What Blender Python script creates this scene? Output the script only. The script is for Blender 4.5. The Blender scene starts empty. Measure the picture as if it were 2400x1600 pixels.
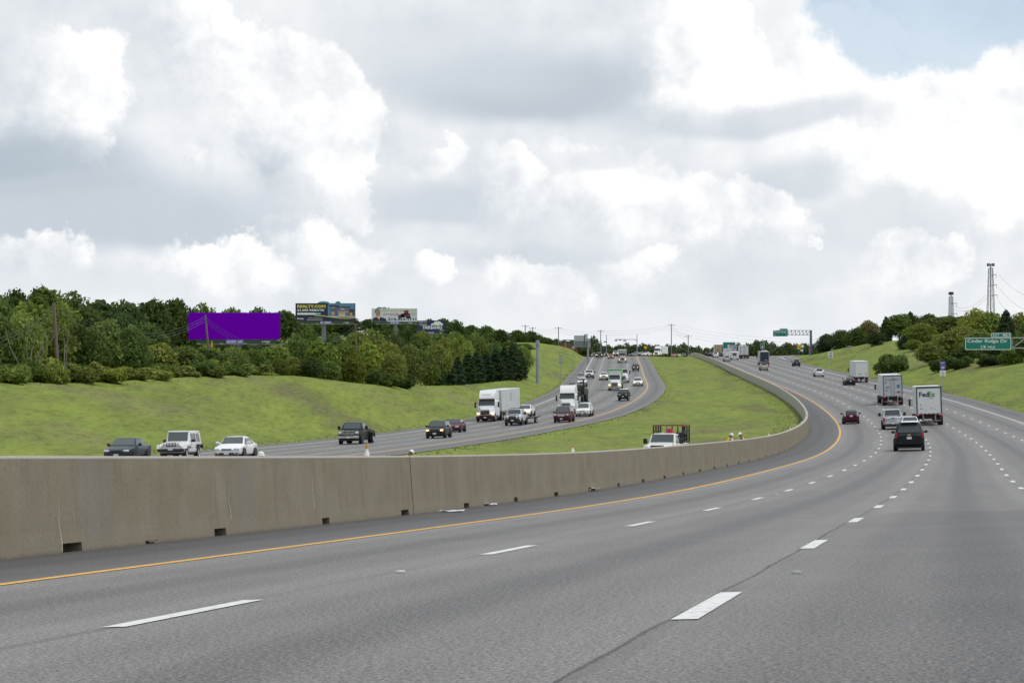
import bpy, bmesh, math, random
import numpy as np
from mathutils import Vector, Matrix
random.seed(7); RNG = np.random.default_rng(7)
SC = bpy.context.scene
COL = SC.collection
R = math.radians
F = 5530.0      # focal length in pixels of the 2400 px wide photograph
VH = 970.0      # row of the level horizon

# ------------------------------------------------------------------ camera
cam = bpy.data.cameras.new('camera'); camo = bpy.data.objects.new('camera', cam); COL.objects.link(camo)
camo.location = (0, 0, 0); camo.rotation_euler = (R(90), 0, 0)
cam.sensor_width = 36; cam.lens = 36 * F / 2400; cam.shift_y = (VH - 800) / 2400
cam.clip_start = 0.5; cam.clip_end = 20000
SC.camera = camo

# ------------------------------------------------------------------ sun and sky
SUN_EL, SUN_AZ = 62.0, 98.0     # degrees above the horizon, degrees right of the view axis
sun = bpy.data.lights.new('sun', 'SUN'); suno = bpy.data.objects.new('sun', sun); COL.objects.link(suno)
sun.energy = 1.5; sun.angle = R(10); sun.color = (1.0, .96, .9)
sd = Vector((math.sin(R(SUN_AZ)) * math.cos(R(SUN_EL)), math.cos(R(SUN_AZ)) * math.cos(R(SUN_EL)), math.sin(R(SUN_EL))))
suno.rotation_euler = sd.to_track_quat('Z', 'Y').to_euler()
SC.view_settings.view_transform = 'Standard'; SC.view_settings.look = 'None'
SC.view_settings.exposure = 0.22; SC.view_settings.gamma = 1.0; SC.view_settings.use_curve_mapping = False
SC.cycles.max_bounces = 6; SC.cycles.diffuse_bounces = 3; SC.cycles.transparent_max_bounces = 8
SC.cycles.use_denoising = True; SC.cycles.caustics_reflective = False; SC.cycles.caustics_refractive = False


class X:
    """a socket with arithmetic, so that node maths reads like maths"""
    nt = None
    def __init__(s, sock): s.k = sock
    @staticmethod
    def m(op, *a, clamp=False):
        n = X.nt.nodes.new('ShaderNodeMath'); n.operation = op; n.use_clamp = clamp
        for i, v in enumerate(a):
            if isinstance(v, X): X.nt.links.new(v.k, n.inputs[i])
            else: n.inputs[i].default_value = v
        return X(n.outputs[0])
    def __add__(s, o): return X.m('ADD', s, o)
    __radd__ = __add__
    def __sub__(s, o): return X.m('SUBTRACT', s, o)
    def __rsub__(s, o): return X.m('SUBTRACT', o, s)
    def __mul__(s, o): return X.m('MULTIPLY', s, o)
    __rmul__ = __mul__
    def __truediv__(s, o): return X.m('DIVIDE', s, o)
    def step(s, a, b):
        n = X.nt.nodes.new('ShaderNodeMapRange'); n.interpolation_type = 'SMOOTHSTEP'
        X.nt.links.new(s.k, n.inputs['Value']); n.inputs['From Min'].default_value = a; n.inputs['From Max'].default_value = b
        return X(n.outputs['Result'])


def mixv(a, b, f):          # scalar mix
    return a + (b - a) * f if isinstance(a, X) or isinstance(b, X) else a


def noise(nt, vec, scale, detail=3, rough=.55, out='Fac', dist=0.0):
    n = nt.nodes.new('ShaderNodeTexNoise'); n.inputs['Scale'].default_value = scale
    n.inputs['Detail'].default_value = detail; n.inputs['Roughness'].default_value = rough; n.inputs['Distortion'].default_value = dist
    if vec is not None: nt.links.new(vec, n.inputs['Vector'])
    return n.outputs[out]


def ramp(nt, fac, stops):
    n = nt.nodes.new('ShaderNodeValToRGB'); e = n.color_ramp.elements
    while len(e) < len(stops): e.new(.5)
    for el, (p, c) in zip(e, stops): el.position = p; el.color = (*c, 1)
    nt.links.new(fac, n.inputs[0]); return n.outputs[0]


def mixc(nt, fac, a, b, mode='MIX'):
    n = nt.nodes.new('ShaderNodeMix'); n.data_type = 'RGBA'; n.blend_type = mode
    for sock, v in ((n.inputs[0], fac), (n.inputs[6], a), (n.inputs[7], b)):
        if isinstance(v, (int, float)): sock.default_value = v
        elif isinstance(v, tuple): sock.default_value = (*v, 1)
        else: nt.links.new(v.k if isinstance(v, X) else v, sock)
    return n.outputs[2]


W = bpy.data.worlds.new('World'); SC.world = W; W.use_nodes = True
def build_sky():
    nt = W.node_tree; nt.nodes.clear(); X.nt = nt
    tc = nt.nodes.new('ShaderNodeTexCoord'); sep = nt.nodes.new('ShaderNodeSeparateXYZ')
    nt.links.new(tc.outputs['Generated'], sep.inputs[0])
    dx, dy, dz = (X(o) for o in sep.outputs)
    az = X.m('ARCTAN2', dx, dy); el = X.m('ARCSINE', dz)
    U = az * F + 1200.0; V = VH - el * F
    sv = nt.nodes.new('ShaderNodeVectorMath'); sv.operation = 'SCALE'; sv.inputs['Scale'].default_value = F / 1000
    nt.links.new(tc.outputs['Generated'], sv.inputs[0]); vec = sv.outputs[0]
    mp = nt.nodes.new('ShaderNodeMapping'); mp.inputs['Location'].default_value = (3.1, 1.7, 5.3); nt.links.new(vec, mp.inputs[0]); vec2 = mp.outputs[0]
    mp3 = nt.nodes.new('ShaderNodeMapping'); mp3.inputs['Location'].default_value = (-7.1, 4.7, .3); nt.links.new(vec, mp3.inputs[0]); vec3 = mp3.outputs[0]
    def N(v, s, d, r=.55): return X(noise(nt, v, s, d, r)) - .5
    mp4 = nt.nodes.new('ShaderNodeMapping'); mp4.inputs['Location'].default_value = (3.1 + .05, 1.7, 5.3 + .055); nt.links.new(vec, mp4.inputs[0])
    relief = (N(vec2, 3.9, 9, .60) - N(mp4.outputs[0], 3.9, 9, .60))
    big = N(vec, 1.6, 3); w1 = N(vec2, 3.6, 10, .62); w2 = N(vec3, 3.6, 10, .62); fine = N(vec2, 9.0, 8, .62); fl = N(vec3, 2.6, 6, .55)
    Ud = U + w1 * 430.0; Vd = V + w2 * 330.0
    Us = U + fl * 260.0; Vs = V + big * 200.0
    def ell(cu, cv, ru, rv, u=Ud, v=Vd):
        a = (u - cu) * (1 / ru); b = (v - cv) * (1 / rv)
        return 1.0 - X.m('SQRT', a * a + b * b), a, b
    B = .72 + big * .35 + fl * .30 + relief * .5
    st = {'B': B}
    def soft(cu, cv, ru, rv, val, k=1.0):
        e, a, b = ell(cu, cv, ru, rv, Us, Vs)
        st['B'] = mixv(st['B'], val + fl * .2 + relief * .55, e.step(0.0, .75) * k)
    def base(cu, cv, ru, rv, val, k=1.0):      # dark cloud base: soft top, sharper flat underside
        e, a, b = ell(cu, cv, ru, rv, Us, Vs)
        m = e.step(0.0, .7) * (1.0 - b.step(.35, .75))
        st['B'] = mixv(st['B'], val + fl * .18, m * k)
    def cum(cu, cv, ru, rv, lo, hi, sharp=.14, k=1.0, lx=.6, ly=.6):      # heap: crisp sunlit upper right edge, fading lower left
        e, a, b = ell(cu, cv, ru, rv)
        t = (a * lx - b * ly).step(-.8, .7)
        val = lo + (hi - lo) * t + fine * .20 + fl * .42 + relief * 1.3
        m = X.m('DIVIDE', e, .05 + sharp * .5 + (1.0 - t) * .75, clamp=True)
        st['B'] = mixv(st['B'], val, m.step(0.0, 1.0) * k)
    # right hand side, bright
    soft(2100, 250, 700, 330, .93); soft(1750, 60, 420, 300, .82)
    # top centre: wide grey mass with a flat dark base
    soft(1180, 60, 620, 280, .70); base(1260, 225, 520, 130, .40); base(1060, 150, 420, 170, .56, .6)
    base(1700, 300, 360, 70, .46, .8)
    # big cumulus left of centre
    soft(280, 170, 440, 270, .64, .85); soft(600, 260, 300, 230, .80, .8)
    cum(640, 300, 250, 240, .64, .95); cum(480, 110, 200, 120, .66, .92, .3); cum(560, 60, 60, 90, .7, .98, .2); cum(760, 330, 120, 110, .78, .98); cum(800, 470, 110, 90, .76, .98)
    base(300, 520, 700, 150, .42, .9); base(90, 410, 460, 130, .38, .85)
    cum(450, 400, 70, 40, .62, .82, .6)
    # left cumulus
    cum(110, 250, 190, 190, .50, .94, .25, .85); cum(200, 345, 110, 60, .62, .92, .4, .8); soft(20, 150, 200, 150, .62, .8); base(60, 390, 380, 80, .32, .8)
    # right heap
    cum(1640, 160, 190, 220, .74, 1.03, .2); cum(1990, 190, 200, 210, .8, 1.05, .1); cum(1830, 250, 130, 100, .76, 1.02, .15)
    cum(2180, 330, 260, 190, .80, 1.0, .3); cum(2380, 420, 160, 200, .8, 1.02, .2)
    base(1860, 310, 330, 55, .56, .8)
    # middle band
    cum(985, 378, 95, 46, .78, .93, .35, .75); base(1010, 470, 220, 85, .50, .8); cum(1190, 450, 130, 110, .74, .98, .25)
    cum(1420, 440, 190, 110, .74, .96, .35); cum(1560, 520, 190, 110, .76, .98, .35); base(1230, 590, 320, 55, .54, .8)
    base(1400, 380, 150, 40, .66, .7)
    cum(2020, 420, 170, 115, .72, .99, .2); base(1830, 450, 240, 80, .54, .8); base(2050, 560, 300, 110, .62, .7)
    cum(1780, 540, 150, 75, .74, .95, .35); cum(2300, 500, 130, 130, .8, 1.0, .25)
    # low clouds towards the skyline
    cum(500, 640, 210, 90, .74, .94, .3); cum(110, 600, 150, 66, .76, .92, .4); cum(760, 620, 160, 110, .74, .92, .35)
    cum(1000, 640, 80, 50, .76, .92, .4); cum(1260, 680, 170, 66, .76, .93, .4); cum(1500, 640, 140, 60, .76, .93, .4)
    cum(2120, 630, 180, 80, .76, .95, .3); base(1850, 650, 230, 55, .62, .6); base(240, 680, 300, 50, .64, .5); cum(1900, 590, 30, 24, .8, .94, .6)
    # towards the horizon everything pales
    low = V.step(560.0, 860.0)
    Bv = mixv(st['B'], .82, low * .55)
    col = ramp(nt, Bv.k, [(0.0, (.20, .28, .37)), (.25, (.38, .455, .525)), (.5, (.57, .625, .68)), (.72, (.745, .775, .81)), (.9, (.885, .90, .91)), (1.0, (.975, .975, .965))])
    sky = nt.nodes.new('ShaderNodeTexSky'); sky.sky_type = 'NISHITA'; sky.sun_disc = False
    sky.sun_elevation = R(SUN_EL); sky.sun_rotation = R(SUN_AZ)
    b1 = nt.nodes.new('ShaderNodeBackground'); nt.links.new(sky.outputs[0], b1.inputs[0]); b1.inputs[1].default_value = SKY_STRENGTH
    b2 = nt.nodes.new('ShaderNodeBackground'); nt.links.new(col, b2.inputs[0]); b2.inputs[1].default_value = CLOUD_STRENGTH
    gap, a, b = ell(2215, 40, 330, 165)
    cover = 1.0 - gap.step(.02, .22) * .62
    high = el.step(.19, .30)                    # above the frame: broken cloud with blue between
    cover = cover * (1.0 - high * (big + fl * .8).step(.02, .16) * .85)
    mx = nt.nodes.new('ShaderNodeMixShader'); nt.links.new(cover.k, mx.inputs[0]); nt.links.new(b1.outputs[0], mx.inputs[1]); nt.links.new(b2.outputs[0], mx.inputs[2])
    out = nt.nodes.new('ShaderNodeOutputWorld'); nt.links.new(mx.outputs[0], out.inputs[0])
    W.cycles.sampling_method = 'MANUAL'; W.cycles.sample_map_resolution = 512
SKY_STRENGTH, CLOUD_STRENGTH = .12, .93
build_sky()

# ------------------------------------------------------------------ materials
MATS = {}
def mat(name, col=(.5, .5, .5), rough=.6, metal=0.0, spec=.5, coat=0.0, vary=.0, scale=3.0, emit=None, estr=0.0):
    key = (name, col, rough, metal, coat, vary, emit, estr)
    if key in MATS: return MATS[key]
    m = bpy.data.materials.new(name); m.use_nodes = True; nt = m.node_tree
    b = nt.nodes['Principled BSDF']
    b.inputs['Base Color'].default_value = (*col, 1); b.inputs['Roughness'].default_value = rough
    b.inputs['Metallic'].default_value = metal; b.inputs['Specular IOR Level'].default_value = spec
    b.inputs['Coat Weight'].default_value = coat; b.inputs['Coat Roughness'].default_value = .06
    if emit: b.inputs['Emission Color'].default_value = (*emit, 1); b.inputs['Emission Strength'].default_value = estr
    if vary > 0:
        tc = nt.nodes.new('ShaderNodeTexCoord')
        f = noise(nt, tc.outputs['Object'], scale, 4)
        lo = tuple(c * (1 - vary) for c in col); hi = tuple(min(1, c * (1 + vary)) for c in col)
        nt.links.new(ramp(nt, f, [(.3, lo), (.7, hi)]), b.inputs['Base Color'])
    MATS[key] = m
    return m

def paint(col): return mat('car_paint', col, .34, 0.0, .25, 0.10, .06, 2.0) if max(col) < .12 else mat('car_paint', col, .35, 0.0, .4, .4, .06, 2.0)
GLASS = mat('dark_glass', (.045, .056, .060), .08, 0, .6)
WSG = mat('windshield_glass', (.070, .090, .090), .08, 0, .7)
GLASSL = mat('pale_glass', (.10, .13, .14), .08, 0, .8)
RUB = mat('rubber', (.018, .018, .019), .8, vary=.3)
BLK = mat('black_plastic', (.02, .02, .022), .55, vary=.15)
CHR = mat('chrome', (.62, .63, .65), .2, 1.0)
ALU = mat('wheel_alloy', (.52, .53, .55), .32, .8)
STEEL = mat('galvanised_steel', (.30, .34, .39), .5, .3, vary=.18)
GREYM = mat('grey_metal', (.22, .23, .24), .55, .2, vary=.2)
WHT = mat('white_paint', (.78, .79, .79), .45, vary=.05)
PLATE = mat('number_plate', (.68, .72, .78), .45, vary=.1, scale=20)
RED = mat('red_lens', (.42, .012, .018), .2, 0, .6)
REDON = mat('red_lamp_lit', (.5, .01, .02), .2, emit=(1, .05, .06), estr=.5)
LENS = mat('lamp_lens', (.62, .64, .64), .15, 0, .7)
LAMP = mat('lit_headlamp', (.9, .7, .4), .3, emit=(1.0, .55, .22), estr=1.5)
AMB = mat('amber_lens', (.62, .31, .02), .4)

# ------------------------------------------------------------------ mesh helpers
class MB:
    def __init__(s): s.v = []; s.f = []
    def add(s, vs, fs):
        o = len(s.v); s.v += [tuple(v) for v in vs]; s.f += [tuple(i + o for i in f) for f in fs]; return s
    def box(s, c, d, ch=0.0, taper=1.0):
        x, y, z = (q / 2 for q in d); t = taper
        if ch <= 0:
            vs = [(sx * x * (t if k else 1), sy * y * (t if k else 1), (z if k else -z)) for k in (0, 1) for sx, sy in ((-1, -1), (1, -1), (1, 1), (-1, 1))]
            fs = [(3, 2, 1, 0), (4, 5, 6, 7), (0, 1, 5, 4), (1, 2, 6, 5), (2, 3, 7, 6), (3, 0, 4, 7)]
        else:
            ch = min(ch, .48 * min(d)); rings = []
            for zz, k in ((-z, ch), (-z + ch, 0), (z - ch, 0), (z, ch)):
                tt = 1 + (t - 1) * (zz + z) / (2 * z); a, b = (x - k) * tt, (y - k) * tt; e = ch * .6 if k == 0 else 0
                if k == 0: ring = [(-a + e, -b), (a - e, -b), (a, -b + e), (a, b - e), (a - e, b), (-a + e, b), (-a, b - e), (-a, -b + e)]
                else: ring = [(-a + e, -b), (a - e, -b), (a, -b + e), (a, b - e), (a - e, b), (-a + e, b), (-a, b - e), (-a, -b + e)]
                rings.append([(p, q, zz) for p, q in ring])
            vs = [p for r in rings for p in r]; fs = []
            for k in range(3):
                for i in range(8): fs.append((k * 8 + i, k * 8 + (i + 1) % 8, k * 8 + 8 + (i + 1) % 8, k * 8 + 8 + i))
            fs.append(tuple(range(7, -1, -1))); fs.append(tuple(range(24, 32)))
        return s.add([(a + c[0], b + c[1], e + c[2]) for a, b, e in vs], fs)
    def tube(s, p0, p1, r0, r1=None, n=10, caps=True):
        p0, p1 = Vector(p0), Vector(p1); r1 = r0 if r1 is None else r1; d = (p1 - p0).normalized()
        a = d.orthogonal().normalized(); b = d.cross(a); vs = []
        for p, r in ((p0, r0), (p1, r1)):
            for i in range(n):
                t = 2 * math.pi * i / n; vs.append(p + (a * math.cos(t) + b * math.sin(t)) * r)
        fs = [(i, (i + 1) % n, n + (i + 1) % n, n + i) for i in range(n)]
        if caps: fs += [tuple(range(n - 1, -1, -1)), tuple(range(n, 2 * n))]
        return s.add(vs, fs)
    def path(s, pts, r, n=6, r1=None):
        k = len(pts)
        for i in range(k - 1):
            ra = r if r1 is None else r + (r1 - r) * i / (k - 1); rb = r if r1 is None else r + (r1 - r) * (i + 1) / (k - 1)
            s.tube(pts[i], pts[i + 1], ra, rb, n)
        return s
    def lathe(s, prof, axis='z', c=(0, 0, 0), n=20):
        vs = []; m = len(prof)
        for r, h in prof:
            for i in range(n):
                t = 2 * math.pi * i / n; p = (r * math.cos(t), r * math.sin(t), h)
                if axis == 'x': p = (p[2], p[0], p[1])
                if axis == 'y': p = (p[0], p[2], p[1])
                vs.append((p[0] + c[0], p[1] + c[1], p[2] + c[2]))
        fs = [(k * n + i, k * n + (i + 1) % n, (k + 1) * n + (i + 1) % n, (k + 1) * n + i) for k in range(m - 1) for i in range(n)]
        fs += [tuple(range(n - 1, -1, -1)), tuple((m - 1) * n + i for i in range(n))]
        return s.add(vs, fs)
    def loft(s, secs, caps=True):
        n = len(secs[0]); vs = [p for q in secs for p in q]
        fs = [(k * n + i, k * n + (i + 1) % n, (k + 1) * n + (i + 1) % n, (k + 1) * n + i) for k in range(len(secs) - 1) for i in range(n)]
        if caps: fs += [tuple(range(n - 1, -1, -1)), tuple((len(secs) - 1) * n + i for i in range(n))]
        return s.add(vs, fs)
    def pane(s, q, t=.015):        # a thin plate on a quad or polygon, thickened along its normal
        q = [Vector(p) for p in q]; nrm = Vector((0, 0, 0)); n = len(q)
        for i in range(n): nrm += (q[i] - q[0]).cross(q[(i + 1) % n] - q[0])
        nrm.normalize(); vs = q + [p + nrm * t for p in q]
        fs = [tuple(range(n - 1, -1, -1)), tuple(range(n, 2 * n))] + [(i, (i + 1) % n, n + (i + 1) % n, n + i) for i in range(n)]
        return s.add(vs, fs)
    def poly(s, pts, y0, y1):      # extruded outline in the x-z plane
        n = len(pts); vs = [(x, y0, z) for x, z in pts] + [(x, y1, z) for x, z in pts]
        fs = [tuple(range(n)), tuple(range(2 * n - 1, n - 1, -1))] + [(i, n + i, n + (i + 1) % n, (i + 1) % n) for i in range(n)]
        return s.add(vs, fs)
    def mesh(s, name, m, smooth=None):
        me = bpy.data.meshes.new(name); me.from_pydata(s.v, [], s.f)
        bm = bmesh.new(); bm.from_mesh(me); bmesh.ops.recalc_face_normals(bm, faces=bm.faces); bm.to_mesh(me); bm.free()
        me.materials.append(m)
        if smooth:
            me.polygons.foreach_set('use_smooth', [True] * len(me.polygons)); me.set_sharp_from_angle(angle=R(smooth))
        return me

def link(name, data, parent=None, M=None):
    o = bpy.data.objects.new(name, data); COL.objects.link(o)
    if parent is not None: o.parent = parent
    if M is not None: o.matrix_local = M
    return o
def part(name, mb, m, parent, smooth=None, label=None, M=None):
    me = mb.mesh(name, m, smooth) if isinstance(mb, MB) else mb
    o = link(name, me, parent, M)
    if label: o['label'] = label
    return o
def tag(o, label=None, cat=None, group=None, kind=None):
    if label: o['label'] = label
    if cat: o['category'] = cat
    if group: o['group'] = group
    if kind: o['kind'] = kind
    return o
def thing(name, label, cat, M=None, group=None):
    o = link(name, None, None, M); o.empty_display_size = .3
    return tag(o, label, cat, group)
def at(u, v, Y): return Vector(((u - 1200) / F * Y, Y, (VH - v) / F * Y))
def T(x, y, z, rz=0.0): return Matrix.Translation((x, y, z)) @ Matrix.Rotation(rz, 4, 'Z')

# lettering: each string once, as a flat mesh scaled to a 1 x 1 box
LETTERS = {}
def letters(strings):
    tmp = []
    for t, off in strings:
        cu = bpy.data.curves.new('lettering', 'FONT'); cu.body = t; cu.offset = off; cu.resolution_u = 2; cu.extrude = .004
        o = bpy.data.objects.new('lettering', cu); COL.objects.link(o); tmp.append((t, o))
    bpy.context.view_layer.update(); dg = bpy.context.evaluated_depsgraph_get()
    for t, o in tmp:
        me = bpy.data.meshes.new_from_object(o.evaluated_get(dg))
        co = np.empty(len(me.vertices) * 3); me.vertices.foreach_get('co', co); co = co.reshape(-1, 3)
        lo, hi = co.min(0), co.max(0); co -= lo; co[:, :2] /= (hi - lo)[:2]
        LETTERS[t] = (co, [tuple(p.vertices) for p in me.polygons])
        cu = o.data; bpy.data.objects.remove(o); bpy.data.curves.remove(cu); bpy.data.meshes.remove(me)
def text(t, x0, z0, w, h, y, m, parent, face=-1, name='lettering'):
    """lettering in the x-z plane of its parent, read from -y (face=-1) or from +y (face=1)"""
    co, fs = LETTERS[t]; mb = MB()
    mb.add([((x0 + a * w) if face < 0 else (x0 + w - a * w), y + face * (.004 + b2 * 1.0), z0 + b * h) for a, b, b2 in co], fs)
    return part(name, mb, m, parent)

# ------------------------------------------------------------------ the two carriageways (surveyed: s, x, y, z, crossfall)
MAIN = [(-20,-12.60,-19.67,-0.763,0.0414),(0,-8.98,0.00,-1.164,0.0414),(20,-5.35,19.67,-1.563,0.0353),(40,-1.71,39.33,-1.950,0.0291),(60,1.97,58.99,-2.293,0.0226),(80,5.68,78.65,-2.540,0.0163),(100,9.42,98.29,-2.668,0.0126),(120,13.17,117.94,-2.723,0.0136),(140,16.87,137.59,-2.749,0.0175),(160,20.46,157.27,-2.711,0.0216),(180,23.87,176.97,-2.559,0.0246),(200,27.08,196.72,-2.308,0.0256),(220,30.07,216.49,-1.993,0.0272),(240,32.84,236.30,-1.618,0.0315),(260,35.39,256.13,-1.164,0.0359),(280,37.70,276.00,-0.614,0.0373),(300,39.75,295.89,0.036,0.0370),(320,41.55,315.81,0.764,0.0364),(340,43.12,335.75,1.540,0.0343),(360,44.47,355.71,2.342,0.0290),(380,45.65,375.67,3.154,0.0212),(400,46.68,395.64,3.968,0.0138),(420,47.61,415.62,4.778,0.0090),(440,48.51,435.60,5.579,0.0063),(460,49.41,455.58,6.371,0.0049),(480,50.32,475.56,7.154,0.0035),(500,51.27,495.54,7.932,0.0019),(520,52.24,515.52,8.707,0.0002),(540,53.23,535.49,9.481,-0.0013),(560,54.23,555.47,10.254,-0.0025),(580,55.24,575.44,11.026,-0.0031),(600,56.25,595.41,11.796,-0.0033),(620,57.25,615.39,12.563,-0.0029),(640,58.22,635.37,13.327,-0.0023),(660,59.17,655.34,14.086,-0.0014),(680,60.09,675.32,14.842,-0.0003),(700,60.97,695.30,15.592,0.0009),(720,61.84,715.28,16.340,0.0009),(740,62.71,735.27,17.088,0.0009),(760,63.58,755.25,17.836,0.0009)]
OPP = [(0,-11.37,162.31,-2.842,0.0174),(20,-8.72,182.13,-2.716,0.0174),(40,-5.98,201.94,-2.542,0.0183),(60,-3.16,221.74,-2.310,0.0209),(80,-0.25,241.53,-2.012,0.0241),(100,2.78,261.30,-1.652,0.0266),(120,5.92,281.05,-1.229,0.0267),(140,9.04,300.81,-0.729,0.0236),(160,12.00,320.59,-0.135,0.0198),(180,14.74,340.40,0.546,0.0177),(200,17.28,360.24,1.296,0.0165),(220,19.59,380.10,2.084,0.0152),(240,21.64,400.00,2.884,0.0139),(260,23.46,419.91,3.683,0.0132),(280,25.05,439.85,4.475,0.0127),(300,26.40,459.80,5.263,0.0123),(320,27.53,479.77,6.052,0.0120),(340,28.49,499.75,6.845,0.0119),(360,29.37,519.73,7.644,0.0120),(380,30.26,539.71,8.452,0.0123),(400,31.19,559.69,9.271,0.0125),(420,32.16,579.66,10.100,0.0127),(440,33.14,599.64,10.942,0.0127),(460,34.11,619.62,11.795,0.0127),(480,35.06,639.59,12.661,0.0126),(500,35.96,659.57,13.538,0.0126)]
def extend(tab, back, crest, zslope):
    tab = list(tab)
    s, x, y, z, e = tab[0]; th0 = math.atan2(tab[1][1] - x, tab[1][2] - y)
    pre = []
    for k in range(1, back + 1):
        th = th0 + .003 * k; x -= 20 * math.sin(th); y -= 20 * math.cos(th); z += zslope * 20; pre.insert(0, (s - 20 * k, x, y, z, e))
    s, x, y, z, e = tab[-1]; th = math.atan2(tab[-1][1] - tab[-2][1], tab[-1][2] - tab[-2][2]); sl = (tab[-1][3] - tab[-2][3]) / 20
    post = []
    for k in range(1, 40):
        yy = y + 20
        g = sl if yy < crest else max(-.03, sl - (yy - crest) * .00055)
        x += 20 * math.sin(th); y += 20 * math.cos(th); z += g * 20; post.append((s + 20 * k, x, y, z, e))
    return np.array(pre + tab + post)
class Road:
    def __init__(s, tab):
        k = np.arange(tab[0, 0], tab[-1, 0], 1.0); t = tab[:, 0]
        def cub(c):
            y = tab[:, c]; d = np.gradient(y, t); i = np.clip(np.searchsorted(t, k, 'right') - 1, 0, len(t) - 2); h = t[i + 1] - t[i]; q = (k - t[i]) / h
            return (2*q**3 - 3*q*q + 1) * y[i] + (q**3 - 2*q*q + q) * h * d[i] + (3*q*q - 2*q**3) * y[i + 1] + (q**3 - q*q) * h * d[i + 1]
        s.s = k; s.x, s.y, s.z, s.e = cub(1), cub(2), cub(3), cub(4)
        s.th = np.arctan2(np.gradient(s.x), np.gradient(s.y)); s.g = np.gradient(s.z)
    def at(s, k): return [float(np.interp(k, s.s, a)) for a in (s.x, s.y, s.z, s.e, s.th, s.g)]
    def pt(s, k, off, dz=0.0):
        x, y, z, e, th, g = s.at(k); return Vector((x + off * math.cos(th), y - off * math.sin(th), z + off * e + dz))
    def atY(s, Y): return [float(np.interp(Y, s.y, a)) for a in (s.x, s.z, s.e, s.th, s.s)]
    def frame(s, k, off, rev=False):
        x, y, z, e, th, g = s.at(k); p = s.pt(k, off, .012)
        f = Vector((math.sin(th), math.cos(th), g)).normalized(); r = Vector((math.cos(th), -math.sin(th), e)).normalized()
        if rev: f, r = -f, -r
        u = r.cross(f).normalized(); r = f.cross(u)
        M = Matrix((r, f, u)).transposed().to_4x4(); M.translation = p; return M
    def find(s, u, v, lo=-25, hi=25):
        """(s, offset) of the road point seen at a pixel"""
        Y = np.maximum(s.y, 5); off = ((u - 1200) / F * Y - s.x) / np.cos(s.th)
        d = VH - F * (s.z + off * s.e) / Y - v; ok = (off > lo) & (off < hi) & (s.y > 8)
        for i in range(len(d) - 1):                       # the nearest crossing
            if ok[i] and d[i] >= 0 > d[i + 1]: f = d[i] / (d[i] - d[i + 1]); return float(s.s[i] + f), float(off[i] + f * (off[i + 1] - off[i]))
        i = int(np.argmin(np.where(ok & (s.y < 850), abs(d), 1e9))); return float(s.s[i]), float(off[i])
main = Road(extend(MAIN, 3, 800, .02)); opp = Road(extend(OPP, 14, 790, .004))
LW, PER = 3.66, 12.19
M_L, M_R = -3.12, 21.5           # pavement edges of our carriageway, from its yellow line
O_L, O_R = -17.85, 3.5           # of the opposite one

def uvmesh(name, V, Fc, UV, m):
    me = bpy.data.meshes.new(name); me.from_pydata(V, [], Fc); me.materials.append(m)
    l = me.uv_layers.new(name='UVMap'); idx = np.empty(len(me.loops), int); me.loops.foreach_get('vertex_index', idx)
    l.data.foreach_set('uv', np.array(UV, float)[idx].ravel()); return me

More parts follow.
